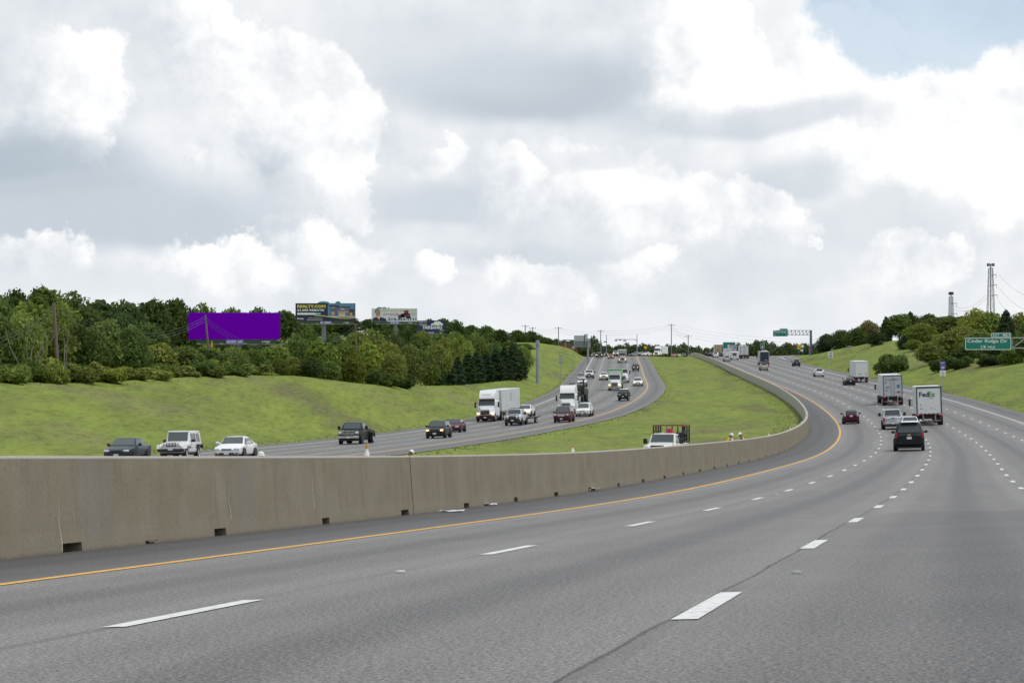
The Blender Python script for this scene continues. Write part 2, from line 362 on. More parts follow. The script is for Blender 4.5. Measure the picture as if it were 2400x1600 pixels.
def asphalt(name, shoulder=True):
    m = bpy.data.materials.new(name); m.use_nodes = True; nt = m.node_tree; X.nt = nt; b = nt.nodes['Principled BSDF']
    uv = nt.nodes.new('ShaderNodeUVMap'); sp = nt.nodes.new('ShaderNodeSeparateXYZ'); nt.links.new(uv.outputs[0], sp.inputs[0])
    off, s = X(sp.outputs[0]), X(sp.outputs[1]); v = uv.outputs[0]
    st = nt.nodes.new('ShaderNodeMapping'); st.inputs['Scale'].default_value = (1, .06, 1); nt.links.new(v, st.inputs[0]); sv = st.outputs[0]
    grit = X(noise(nt, v, 55, 3, .65)); grit2 = X(noise(nt, v, 24, 4, .65)); blot = X(noise(nt, v, .35, 4)); streak = X(noise(nt, sv, 1.1, 5, .6)); streak2 = X(noise(nt, sv, 4.2, 4, .6))
    lane = X.m('PINGPONG', off + .0, LW / 2)                       # 0 on a line, LW/2 in the middle of a lane
    mid = (lane.step(1.0, 1.75)) * .46 + (1.0 - X.m('ABSOLUTE', lane - .92).step(.1, .5)) * .20
    k = 1.0 - mid * (streak * 1.2 + .35)
    k = k + (grit - .5) * 5.0 + (grit2 - .5) * 3.2 + (blot - .5) * .42 + (streak - .5) * .55 + (streak2 - .5) * .14
    if shoulder:
        sh = 1.0 - off.step(-.30, .02); k = k * (1.0 - sh * .52)                     # darker, dirtier shoulder by the wall
        sh2 = off.step(18.45, 18.75); k = k * (1.0 - sh2 * .20)
        near = (1.0 - s.step(46.4, 46.9)) * off.step(7.2, 7.5); k = k * (1.0 - near * .17)   # older surface this side of a joint
        jt = 1.0 - X.m('ABSOLUTE', s - 46.6 + (streak2 - .5) * .7).step(.02, .16); k = k * (1.0 - jt * off.step(7.2, 7.5) * .35)
        for o, w, a, lo in ((7.245, .020, .78, 1.15), (7.33, .075, .42, 1.50), (7.20, .05, .30, 1.62), (3.66, .05, .45, 1.45), (3.60, .015, .5, 1.3), (14.64, .05, .6, 1.35), (10.98, .04, .35, 1.4)):        # cracks and sealant along the lane joints
            wob = off - o + (streak2 - .5) * .15 + (grit2 - .5) * .11; q = (1.0 - X.m('ABSOLUTE', wob).step(w * .6, w)) * a * (grit2 + streak + streak2).step(lo, lo + .2)
            k = k * (1.0 - q)
        wob = X.m('ABSOLUTE', off - 7.36 + (streak2 - .5) * .12); k = k * (1.0 + (1.0 - wob.step(.03, .08)) * (streak2 + grit2).step(1.12, 1.25) * .45)      # pale scraped patches
    else:
        sh = off.step(.15, .4); k = k * (1.0 - sh * .16); sh2 = 1.0 - off.step(-15.0, -14.7); k = k * (1.0 - sh2 * .16)
        for o in (-3.66, -7.32, -10.98):
            wob = off - o + (streak2 - .5) * .3; k = k * (1.0 - (1.0 - X.m('ABSOLUTE', wob).step(.04, .12)) * .22)
    c = mixc(nt, 1.0, (ROAD_ALB, ROAD_ALB * .962, ROAD_ALB * .915), (1, 1, 1), 'MULTIPLY')
    cc = nt.nodes.new('ShaderNodeVectorMath'); cc.operation = 'SCALE'; nt.links.new(c, cc.inputs[0]); nt.links.new(X.m('MAXIMUM', k, .15).k, cc.inputs['Scale'])
    nt.links.new(cc.outputs[0], b.inputs['Base Color']); b.inputs['Roughness'].default_value = .62; b.inputs['Specular IOR Level'].default_value = .5
    bp = nt.nodes.new('ShaderNodeBump'); bp.inputs['Strength'].default_value = .5; bp.inputs['Distance'].default_value = .012
    nt.links.new((grit * .6 + grit2 * .4).k, bp.inputs['Height']); nt.links.new(bp.outputs[0], b.inputs['Normal']); return m
ROAD_ALB = .178
ASPH_M, ASPH_O = asphalt('asphalt'), asphalt('asphalt_opposite', False)

def road_sheet(name, rd, offs, s0, s1, m, step=2.0):
    V, UV, Fc = [], [], []; n = len(offs); ks = np.arange(s0, s1 + .1, step)
    for k in ks:
        for o in offs: V.append(tuple(rd.pt(k, o))); UV.append((o, k))
    for i in range(len(ks) - 1):
        for j in range(n - 1): a = i * n + j; Fc.append((a, a + 1, a + n + 1, a + n))
    o = link(name, uvmesh(name, V, Fc, UV, m)); o.data.polygons.foreach_set('use_smooth', [True] * len(o.data.polygons)); return o
ro = road_sheet('carriageway', main, [M_L - .5, -1.5, 0, 3.66, 7.32, 10.98, 14.64, 18.3, 20, M_R], -75, 1150, ASPH_M); tag(ro, 'grey asphalt carriageway with the traffic seen from behind', kind='structure')
rp = road_sheet('carriageway', opp, [O_L, -16, -14.64, -10.98, -7.32, -3.66, 0, 1.8, O_R], -275, 1100, ASPH_O); tag(rp, 'grey asphalt carriageway with the oncoming traffic', kind='structure')

def marking(col):
    m = bpy.data.materials.new('road_marking'); m.use_nodes = True; nt = m.node_tree; b = nt.nodes['Principled BSDF']
    tc = nt.nodes.new('ShaderNodeTexCoord'); f = noise(nt, tc.outputs['Object'], 9, 6, .7)
    nt.links.new(ramp(nt, f, [(.33, tuple(c * .5 for c in col)), (.47, col), (1, tuple(min(1, c * 1.1) for c in col))]), b.inputs['Base Color']); b.inputs['Roughness'].default_value = .6; return m
MWHITE, MYEL, MDULL = marking((.68, .68, .66)), marking((.72, .38, .035)), marking((.40, .40, .39))
def strip(mb, rd, off, w, s0, s1, dz=.006, step=2.0):
    ks = np.linspace(s0, s1, max(2, int((s1 - s0) / step) + 1)); vs = []
    for k in ks: vs += [rd.pt(k, off - w / 2, dz), rd.pt(k, off + w / 2, dz)]
    mb.add(vs, [(2 * i, 2 * i + 1, 2 * i + 3, 2 * i + 2) for i in range(len(ks) - 1)]); return mb
def line(rd, root, off, w, s0, s1, m, label): part('edge_line', strip(MB(), rd, off, w, s0, s1), m, root, label=label)
line(main, ro, 0, .17, -70, 1000, MYEL, 'solid yellow line beside the concrete barrier'); line(opp, rp, 0, .16, -250, 1000, MYEL, 'solid yellow line beside the grass median')
def part_white(rd, root, off, s0, s1, w): part('edge_line', strip(MB(), rd, off, w, s0, s1), MWHITE, root, label='solid white edge line')
part_white(main, ro, 18.3, -70, 640, .14); part_white(opp, rp, -14.64, -250, 640, .16)
def dashes(rd, root, off, phase, s0, s1, near, m, w=.16):
    far = MB(); k = phase - PER * math.ceil((phase - s0) / PER)
    while k < s1:
        if k < near: part('lane_dash', strip(MB(), rd, off, w, k, k + 3.05, step=1.5), m, root)
        else: strip(far, rd, off, w, k, k + 3.05, step=3.1)
        k += PER
    tag(part('lane_dashes_far', far, m, root), kind='stuff')
for off, ph in ((3.66, 15.8), (7.32, 15.36), (10.98, 76.0), (14.64, 80.0)): dashes(main, ro, off, ph, -40, 900, 330, MWHITE)
for off, ph in ((-10.98, 294.3), (-7.32, 235.0), (-3.66, 189.1)): dashes(opp, rp, off, ph, -60, 700, 420, MDULL, .15)
part('crest_line', strip(MB(), opp, -10.98, .16, 430, 700), MDULL, rp); part('crest_line', strip(MB(), opp, -3.66, .14, 430, 700), MDULL, rp)

# ------------------------------------------------------------------ terrain: one sheet that meets both pavements
def tab(t, y): a = np.array(t, float); return [float(np.interp(y, a[:, 0], a[:, c])) for c in range(1, a.shape[1])]
LEFT = [(-80,22,2.2),(170,22,2.4),(207,22,2.8),(230,22,3.0),(262,20.8,4.1),(275,18.8,4.5),(290,15.7,4.7),(310,12,3.95),(345,12.7,4.1),(400,10.6,4.9),(430,8,6.0),(460,9,6.6),(480,8.5,7.5),(520,11,11),(600,16,17.2),(640,17,19.4),(700,13,21.2),(740,7,21.4),(800,5,22.2),(850,6,22.6),(950,9,22),(6000,9,20)]
RIGHT = [(-80,14,3.2),(300,14,3.7),(420,13.7,3.8),(480,11,2.7),(560,13,4.5),(620,15,5.9),(680,10,3.2),(720,9,1.6),(760,12,.9),(800,30,.9),(860,45,2.2),(950,50,3.6),(1100,50,3.0),(6000,30,.5)]
def vnoise(x, y): return math.sin(x * .9 + 1.3 * math.sin(y * .31)) * math.sin(y * .47 + 1.1 * math.sin(x * .53)) + .5 * math.sin(x * 2.1 + y * .7 + 2 * math.sin(y * .23))
ROWS = np.concatenate([np.arange(-80, 900, 3.0), np.arange(900, 1400, 20.0), np.array([1400, 1600, 2000, 2600, 3400, 4600, 6000.])])
def row(Y):
    """columns (x, z, rough, kind) of the terrain at a depth"""
    mx, mz, me_, mth, ms = main.atY(Y); ox, oz, oe, oth, os_ = opp.atY(Y); cm, co = 1 / math.cos(mth), 1 / math.cos(oth); C = []
    far = Y > 1150
    xl, zl = ox + O_L * co, oz + O_L * oe - .03; d, zr = tab(LEFT, Y); zr = max(zr, zl + .6) if Y < 700 else zr
    for dd, dz in ((900, 9), (500, 9), (250, 8.5), (120, 6), (60, 3), (30, .9), (12, -.6), (4, -.35)): C.append((xl - (d + dd), zr + (dz if Y < 760 else dz * .2), .25))
    for t in (1, .9, .78, .64, .5, .36, .24, .13, .06, .02, 0):
        h = t * t * (3 - 2 * t) * .55 + t * .45; C.append((xl - d * t, zl + (zr - zl) * h, .10 if .02 < t < 1 else 0))
    C += [(xl + 1, zl - .4, 0), (ox - 7, oz - .6, 0), (ox + O_R * co - 1, oz + O_R * oe - .4, 0)]
    xa, za = ox + O_R * co, oz + O_R * oe - .03; xb, zb = mx + (M_L - .6) * cm, mz + (M_L - .6) * me_ - .06
    D = float(np.interp(Y, [130, 150, 200, 350], [.75, .5, .5, .25]))
    for t in (0, .02, .08, .18, .3, .42, .54, .66, .78, .88, .95, 1): C.append((xa + (xb - xa) * t, za + (zb - za) * t - D * math.sin(math.pi * t), .09 if .02 < t < .97 else 0))
    xr, zr2 = mx + M_R * cm, mz + M_R * me_ - .03
    C += [(xb + .5, zb - .4, 0), (mx + 9, mz - .6, 0), (xr - 1, zr2 - .4, 0)]
    d, up = tab(RIGHT, Y)
    for t in (0, .02, .07, .15, .26, .38, .5, .63, .76, .88, 1): C.append((xr + d * t, zr2 + up * (t * .6 + .4 * t * t * (3 - 2 * t)), .12 if t > .02 else 0))
    k = 1.0 if Y < 640 else max(.1, 1 - (Y - 640) / 150)
    for dd, dz in ((5, .7), (12, 1.6), (25, 3.2), (50, 6), (100, 9), (220, 11), (500, 11), (900, 10)): C.append((xr + d + dd, zr2 + up + dz * k, .25))
    return C
GR = [row(Y) for Y in ROWS]; NC = len(GR[0])
GX = np.array([[c[0] for c in r] for r in GR]); GZ = np.array([[c[1] for c in r] for r in GR]); GN = np.array([[c[2] for c in r] for r in GR])
for i in range(len(ROWS)):
    for j in range(NC):
        if GN[i, j]: GZ[i, j] += GN[i, j] * .8 * vnoise(GX[i, j] * .35, ROWS[i] * .22) + GN[i, j] * .35 * random.uniform(-1, 1)
def ground(x, y):
    i = min(max(int(np.searchsorted(ROWS, y)) - 1, 0), len(ROWS) - 2); f = (y - ROWS[i]) / (ROWS[i + 1] - ROWS[i])
    return (1 - f) * float(np.interp(x, GX[i], GZ[i])) + f * float(np.interp(x, GX[i + 1], GZ[i + 1]))
def grass_mat():
    m = bpy.data.materials.new('grass'); m.use_nodes = True; nt = m.node_tree; X.nt = nt; b = nt.nodes['Principled BSDF']
    tc = nt.nodes.new('ShaderNodeTexCoord'); v = tc.outputs['Object']
    mp = nt.nodes.new('ShaderNodeMapping'); mp.inputs['Scale'].default_value = (1.0, .22, 1.6); mp.inputs['Rotation'].default_value = (0, 0, R(-14)); nt.links.new(v, mp.inputs[0]); sv = mp.outputs[0]
    n1 = noise(nt, v, .045, 4); n2 = noise(nt, sv, .32, 5, .6); n3 = noise(nt, sv, 1.5, 5, .65); n4 = noise(nt, v, 3.2, 5, .7); n5 = noise(nt, sv, .11, 3)
    c = ramp(nt, n2, [(.25, (.122, .158, .034)), (.45, (.160, .205, .038)), (.6, (.190, .244, .042)), (.78, (.220, .258, .058))])
    c = mixc(nt, (X(n1)).step(.50, .70) * .5, c, (.200, .190, .078)); c = mixc(nt, X(n5).step(.52, .68) * .6, c, (.115, .108, .052))
    dk = X(n3).step(.30, .58) * .32 + .71; c2 = nt.nodes.new('ShaderNodeVectorMath'); c2.operation = 'SCALE'; nt.links.new(c, c2.inputs[0])
    nt.links.new((dk * (X(n4) * 1.0 + .5)).k, c2.inputs['Scale']); nt.links.new(c2.outputs[0], b.inputs['Base Color'])
    b.inputs['Roughness'].default_value = .9; b.inputs['Specular IOR Level'].default_value = .15
    bp = nt.nodes.new('ShaderNodeBump'); bp.inputs['Strength'].default_value = .35; bp.inputs['Distance'].default_value = .15
    nt.links.new((X(n3) * .6 + X(n4) * .4).k, bp.inputs['Height']); nt.links.new(bp.outputs[0], b.inputs['Normal']); return m
GRASS = grass_mat()
V = [(float(GX[i, j]), float(ROWS[i]), float(GZ[i, j])) for i in range(len(ROWS)) for j in range(NC)]
me = bpy.data.meshes.new('ground'); me.from_pydata(V, [], [(i*NC + j, i*NC + j + 1, (i+1)*NC + j + 1, (i+1)*NC + j) for i in range(len(ROWS) - 1) for j in range(NC - 1)])
me.materials.append(GRASS); me.polygons.foreach_set('use_smooth', [True] * len(me.polygons)); tag(link('ground', me), 'mown grass banks and median around both carriageways', kind='structure')

# exit ramp leaving to the right behind the grass mound near the crest
def ramp_pt(t, o, lift=.10):
    Y = 690 + 330 * t; off = float(np.interp(Y, [690, 760, 800, 850, 920, 1020], [17.5, 19.5, 24, 32, 46, 72])); x, z, e, th, s = main.atY(Y)
    X_ = x + off + o; g = ground(X_, Y) + lift; return Vector((X_, Y, z + .02 + (lift - .1) if off + o < 21.3 else max(g, z + .02)))
V = []; ts = np.linspace(0, 1, 60); OF = (-2.5, 0, 2.5, 5, 7)
for t in ts: V += [ramp_pt(t, o) for o in OF]
UV = [(OF[i % 5] - 6, i // 5 * 5) for i in range(len(V))]
rr = link('exit_ramp', uvmesh('exit_ramp', [tuple(p) for p in V], [(5*i + j, 5*i + j + 1, 5*i + j + 6, 5*i + j + 5) for i in range(59) for j in range(4)], UV, ASPH_O)); tag(rr, 'pale exit ramp curving off to the right below the crest', kind='structure')
mb = MB(); vs = []
for t in ts: vs += [ramp_pt(t, 3.0, .115), ramp_pt(t, 3.25, .115)]
mb.add(vs, [(2*i, 2*i + 1, 2*i + 3, 2*i + 2) for i in range(4, 59)]); part('edge_line', mb, MWHITE, rr)

# ------------------------------------------------------------------ concrete median barrier with drain slots
def concrete():
    m = bpy.data.materials.new('stained_concrete'); m.use_nodes = True; nt = m.node_tree; X.nt = nt; b = nt.nodes['Principled BSDF']
    uv = nt.nodes.new('ShaderNodeUVMap'); sp = nt.nodes.new('ShaderNodeSeparateXYZ'); nt.links.new(uv.outputs[0], sp.inputs[0]); h = X(sp.outputs[1]); v = uv.outputs[0]
    mp = nt.nodes.new('ShaderNodeMapping'); mp.inputs['Scale'].default_value = (1, .16, 1); nt.links.new(v, mp.inputs[0]); sv = mp.outputs[0]
    drip = noise(nt, sv, 2.3, 6, .65); blot = noise(nt, v, .8, 5, .6); fine = noise(nt, v, 16, 5, .7); dirt = noise(nt, sv, .55, 3); thin = noise(nt, sv, 9, 4, .6)
    c = ramp(nt, blot, [(.3, (.215, .184, .134)), (.5, (.248, .217, .162)), (.7, (.270, .245, .195))])
    c = mixc(nt, X(drip).step(.48, .70) * .42, c, (.172, .146, .106)); c = mixc(nt, X(thin).step(.60, .72) * .25, c, (.34, .32, .28)); c = mixc(nt, X(dirt).step(.5, .72) * .55, c, (.215, .205, .188))
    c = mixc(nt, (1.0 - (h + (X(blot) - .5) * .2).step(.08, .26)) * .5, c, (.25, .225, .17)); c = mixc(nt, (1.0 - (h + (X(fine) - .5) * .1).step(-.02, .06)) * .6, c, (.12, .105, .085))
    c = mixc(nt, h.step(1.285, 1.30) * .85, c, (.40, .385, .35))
    k = X(fine) * .7 + .65; sc = nt.nodes.new('ShaderNodeVectorMath'); sc.operation = 'SCALE'; nt.links.new(c, sc.inputs[0]); nt.links.new(k.k, sc.inputs['Scale']); nt.links.new(sc.outputs[0], b.inputs['Base Color'])
    b.inputs['Roughness'].default_value = .85; b.inputs['Specular IOR Level'].default_value = .25
    bp = nt.nodes.new('ShaderNodeBump'); bp.inputs['Strength'].default_value = .25; bp.inputs['Distance'].default_value = .01; nt.links.new(fine, bp.inputs['Height']); nt.links.new(bp.outputs[0], b.inputs['Normal']); return m
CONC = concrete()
barrier = thing('concrete_barrier', 'long curving stained concrete median barrier beside the yellow line', 'barrier')
SLOT0, SLOTP, SEG = 32.75, 6.76, 67.3
BH = 1.335
# profile: (distance behind the toe, height) from the road side toe over the top to the median side
P0 = [(0, -.06), (0, .0), (.012, .14), (.03, .30), (.105, BH - .03), (.13, BH), (.36, BH), (.385, BH - .03), (.44, .2), (.45, -.25)]
P1 = [(.34, -.06), (.34, .125), (.0125, .126), (.03, .30), (.105, BH - .03), (.13, BH), (.36, BH), (.385, BH - .03), (.44, .2), (.45, -.25)]
def barrier_segment(a, b):
    ks = [(a + .03, 0), (b - .03, 0)]
    for i in range(-20, 60):
        c = SLOT0 + SLOTP * i
        if a + .5 < c < b - .5 and c < 320: hw = .37 - .05 * ((i * 7) % 3); ks += [(c - hw, 0), (c - hw + .001, 1), (c + hw - .001, 1), (c + hw, 0)]
    k = math.ceil(a + .3)
    while k < b - .2:
        if all(abs(k - q[0]) > .2 for q in ks) and not any(q[1] and abs(k - q[0]) < .5 for q in ks): ks.append((k, 0))
        k += 1.5
    ks.sort(); V, UV, Fc = [], [], []; n = len(P0)
    for k, sl in ks:
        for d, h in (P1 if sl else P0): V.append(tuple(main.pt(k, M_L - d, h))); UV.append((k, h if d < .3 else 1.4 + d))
    for i in range(len(ks) - 1):
        for j in range(n - 1): q = i * n + j; Fc.append((q, q + n, q + n + 1, q + 1))
    Fc.append(tuple(range(n))); Fc.append(tuple(range((len(ks) - 1) * n + n - 1, (len(ks) - 1) * n - 1, -1)))
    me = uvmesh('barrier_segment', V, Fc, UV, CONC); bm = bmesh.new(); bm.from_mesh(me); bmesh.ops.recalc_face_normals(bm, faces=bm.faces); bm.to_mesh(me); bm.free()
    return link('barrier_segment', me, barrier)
k = 53.9 - SEG * 2
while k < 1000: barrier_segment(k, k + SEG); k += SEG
# efflorescence streaks at a few cracks: thin lime runs on the face
LIME = mat('lime_run', (.52, .50, .45), .9, vary=.2, scale=30)
for k, h0, h1 in ((32.35, .02, .78), (40.15, .25, .85), (45.5, .3, 1.0)):
    mb = MB(); vs = []
    for t in np.linspace(0, 1, 9):
        h = h0 + (h1 - h0) * t; w = .012 * (1 - t) + .003; d = .03 + (h - .3) / (BH - .33) * .075 if h > .3 else h * .1
        for sgn in (-1, 1): vs.append(main.pt(k + .03 * math.sin(9 * t) + sgn * w, M_L - d + .003, h))
    mb.add(vs, [(2*i, 2*i + 1, 2*i + 3, 2*i + 2) for i in range(8)]); part('lime_streak', mb, LIME, barrier)

ORD = ('', 'first second third fourth fifth sixth seventh eighth ninth tenth eleventh twelfth thirteenth fourteenth fifteenth sixteenth seventeenth eighteenth nineteenth twentieth twenty-first twenty-second twenty-third twenty-fourth twenty-fifth twenty-sixth twenty-seventh twenty-eighth twenty-ninth thirtieth').__getitem__(1).split(); ORD.insert(0, '')
def delineator(k, label):
    M = main.frame(k, M_L - .245); M.translation = main.pt(k, M_L - .245, BH)
    t = thing('delineator', label, 'reflector', M, 'white delineators along the barrier top')
    part('post', MB().lathe([(.056, 0), (.055, .035), (.046, .07), (.036, .10), (.034, .13), (.034, .23)], n=14), WHT, t, 40)
    part('reflector_band', MB().lathe([(.034, .15), (.036, .152), (.036, .236), (.03, .24)], n=14), AMB, t, 40)
names = {0: 'white delineator with amber band standing on the barrier, the nearest one', 1: 'white delineator with amber band on the barrier, second nearest', 2: 'white delineator on the barrier just left of the cage truck, third nearest',
         3: 'white delineator on the barrier beside the leaning pair of workers', 4: 'white delineator on the barrier right of the pair of workers', 5: 'white delineator where the barrier top starts its bend', 6: 'white delineator on the bend of the barrier top'}
for i in range(27):
    delineator(50.5 + 27.45 * i, names.get(i, 'small white delineator on the far stretch of barrier, %s after the bend' % ORD[i - 6]))

# ------------------------------------------------------------------ vehicles
def wheel(t, x, y, r, w=.22, rim=ALU, side=1, rr=.62):
    h = w / 2
    o = part('wheel', MB().lathe([(r*.72, -h), (r*.95, -h*.95), (r, -h*.55), (r, h*.55), (r*.95, h*.95), (r*.72, h)], 'x', (0, 0, 0), 22), RUB, t, 40, M=Matrix.Translation((x, y, r)))
    mb = MB().lathe([(r*rr, -.012), (r*rr, .012), (r*rr*.86, .02), (r*rr*.8, .0), (r*.16, .012), (r*.14, .03), (.01, .03)], 'x', (0, 0, 0), 18)
    part('rim', mb, rim, o, 40, M=Matrix.Translation((side * (h * .98), 0, 0)) @ (Matrix.Scale(-1, 4, (1, 0, 0)) if side < 0 else Matrix()))
    return o

class Car:
    def __init__(s, t, L, W, H, zb, nose, hood, cowl, belt, rf, rr, rb, rbz, tail, tum, nosew=.86, squareness=0):
        s.__dict__.update(locals()); w = W / 2; q = squareness
        # (distance from the nose, shoulder z, top z, half width shoulder, half width top, bottom z)
        s.st = [(0.0, nose*.80, nose*.86, w*nosew, w*nosew*.86, zb + .13), (.025*L, nose*.95, nose, w*(.93 + .05*q), w*.84, zb + .03), (.10*L, hood - .07, hood - .01, w*.99, w*.88, zb),
                (cowl[0]*L, belt - .03, cowl[1], w, w*.88, zb), (rf*L, belt, H - .035, w, w*tum, zb), ((rf + rr)/2*L, belt + .01, H, w, w*tum, zb), (rr*L, belt + .02, H - .04, w, w*tum*.985, zb),
                (rb*L, belt + .02, rbz, w*.99, w*.86, zb), (.975*L, tail - .06, tail, w*.96, w*.85, zb + .04), (L, tail*.84, tail*.9, w*.90, w*.78, zb + .15)]
        s.st = sorted(s.st, key=lambda a: a[0])
    def Y(s, yf): return s.L / 2 - yf
    def sect(s, a):
        yf, zs, zt, ws, wt, zb = a; y = s.Y(yf); m = (zb + zs) / 2
        half = [(ws*.86, zb), (ws*.97, zb + .10), (ws, m), (ws*.985, zs), (wt, max(zs, zt - .055)), (wt*.86, zt), (wt*.4, zt + .012)]
        return [(x, y, z) for x, z in half] + [(-x, y, z) for x, z in reversed(half)]
    def body(s, m): return part('body', MB().loft([s.sect(a) for a in s.st]), m, s.t, 28)
    def lerp(s, yf):
        for a, b in zip(s.st, s.st[1:]):
            if a[0] <= yf <= b[0]:
                f = (yf - a[0]) / max(1e-6, b[0] - a[0]); return [p + (q - p) * f for p, q in zip(a, b)]
        return s.st[-1]
    def side(s, yf, z, sgn):
        yf = min(max(yf, 0), s.L); _, zs, zt, ws, wt, zb = s.lerp(yf)
        zt2 = max(zs + .02, zt - .055); f = min(max((z - zs) / (zt2 - zs), 0), 1); return (sgn * (ws*.985 + (wt - ws*.985) * f + .004), s.Y(yf), z)
    def glass(s, ws=WSG, sides=None, rear=True, sg=None):
        sg = sg or GLASS; H, L, belt = s.H, s.L, s.belt
        def top(a, b, k0, k1, mg, name, m, rev=False):
            ya, za, wa = a; yb, zb, wb = b; q = []
            for f, sgn in ((k0, -1), (k0, 1), (k1, 1), (k1, -1)): q.append((sgn * (wa + (wb - wa) * f) * mg, s.Y(ya + (yb - ya) * f), za + (zb - za) * f + .012))
            part(name, MB().pane(q if rev else q[::-1], .014), m, s.t)
        c, r = s.lerp(s.cowl[0]*L), s.lerp(s.rf*L); top((c[0], c[2], c[4]), (r[0], r[2], r[4]), .05, .93, .90, 'windshield', ws)
        if rear:
            c, r = s.lerp(s.rb*L), s.lerp(s.rr*L); top((c[0], c[2], c[4]), (r[0], r[2], r[4]), .08, .93, .88, 'rear_window', sg, True)
        zt = H - .13; zl = belt + .05
        for a0, a1, b0, b1 in sides or []:
            for sgn in (-1, 1):
                q = [s.side(a0*L, zl, sgn), s.side(b0*L, zl, sgn), s.side(b1*L, zt, sgn), s.side(a1*L, zt, sgn)]
                part('side_window', MB().pane(q if sgn < 0 else q[::-1], .008), sg, s.t)
    def wheels(s, r, yf, yr, rim=ALU, w=.23, arch=True, rr=.62, dual=False):
        for sgn in (-1, 1):
            for yy in (yf, yr):
                y = s.Y(yy * s.L); x = sgn * (s.W/2 - w/2 + .015)
                if arch: part('wheel_arch', MB().lathe([(r*1.16, -.10), (r*1.16, .02)], 'x', (0, 0, 0), 20), BLK, s.t, M=Matrix.Translation((sgn * (s.W/2 - .012), y, r*1.03)))
                wheel(s.t, x, y, r, w, rim, sgn, rr)
                if dual and yy == yr: wheel(s.t, x + sgn * .20, y, r, w, rim, sgn, rr)
    def front(s, grille=(.5, .2, .62), lamp=(.30, .15), m=GLASSL, lm=LENS, gm=BLK, bumper=None, bz=.42, bh=.2, plate=True, pz=None, lz=None, fog=False):
        n = s.nose; L2 = s.L / 2; w = s.W / 2; lz = lz or n - .08
        for sgn in (-1, 1): part('headlight', MB().box((sgn * (w*.90 - lamp[0]/2), L2 - .11, lz), (lamp[0], .24, lamp[1]), .05), lm, s.t, 40)
        gw, gh, gz = grille; part('grille', MB().box((0, L2 - .01, gz), (gw * s.W, .05, gh), .02), gm, s.t)
        if bumper: part('front_bumper', MB().box((0, L2 - .05, bz), (s.W * .94, .26, bh), .06), bumper, s.t, 40)
        else: part('air_intake', MB().box((0, L2 - .015, bz), (s.W * .55, .05, bh * .55), .02), BLK, s.t)
        if fog:
            for sgn in (-1, 1): part('fog_lamp', MB().box((sgn * w*.72, L2 - .03, bz), (.16, .08, .09), .03), BLK, s.t)
        if plate: part('number_plate', MB().box((0, L2 + .03 + (.06 if bumper else 0), pz or bz), (.32, .02, .16)), PLATE, s.t)
    def rear(s, lamp=(.16, .30), lz=None, m=RED, bumper=None, pz=None, bz=.5, badge=None, lx=.88):
        L2 = s.L / 2; w = s.W / 2; lz = lz or s.tail - .2
        for sgn in (-1, 1): part('taillight', MB().box((sgn * (w*lx - lamp[0]/2), -L2 + .03, lz), (lamp[0], .16, lamp[1]), .03), m, s.t, 40)
        if bumper: part('rear_bumper', MB().box((0, -L2 + .02, bz), (s.W * .93, .22, .2), .05), bumper, s.t, 40)
        part('number_plate', MB().box((0, -L2 - .025 - (.1 if bumper else 0), pz or s.tail - .22), (.32, .02, .17)), PLATE, s.t)
        if badge: part('badge', MB().box((0, -L2 - .02, (pz or s.tail - .22) + .2), (.2, .02, .07), .02), badge, s.t)
    def mirrors(s, m, big=False):
        for sgn in (-1, 1):
            d = (.24, .14, .19) if not big else (.26, .16, .36)
            part('mirror', MB().box((sgn * (s.W/2 + (.13 if not big else .24)), s.Y(s.cowl[0]*s.L + .38), s.belt + (.13 if not big else .18)), d, .05).tube((sgn * (s.W/2 - .03), s.Y(s.cowl[0]*s.L + .4), s.belt + .08), (sgn * (s.W/2 + .15), s.Y(s.cowl[0]*s.L + .4), s.belt + .1), .03), m, s.t, 40)
    def under(s, z0=.2): part('chassis', MB().box((0, 0, (z0 - .06 + s.zb + .2) / 2), (s.W * .88, s.L * .92, s.zb + .26 - z0), .03), BLK, s.t)  # dark underbody block, shaped low and wide to deepen the shade beneath
    def rails(s, m=GREYM):
        for sgn in (-1, 1):
            y0, y1 = s.Y(s.rf*s.L + .3), s.Y(s.rr*s.L - .1); x = sgn * s.W/2 * s.tum * .86
            part('roof_rail', MB().path([(x, y0, s.H), (x, y0 - .1, s.H + .06), (x, y1 + .1, s.H + .06), (x, y1, s.H)], .02, 6), m, s.t)

def place(rd, u, v, length, ours, back=0.0, off=None, k=None):
    """frame of a vehicle whose near end touches the road at a pixel"""
    if k is None: k, o = rd.find(u, v)
    else: o = off
    if off is not None: o = off
    return rd.frame(k + length * .40 + back, o, rev=not ours)

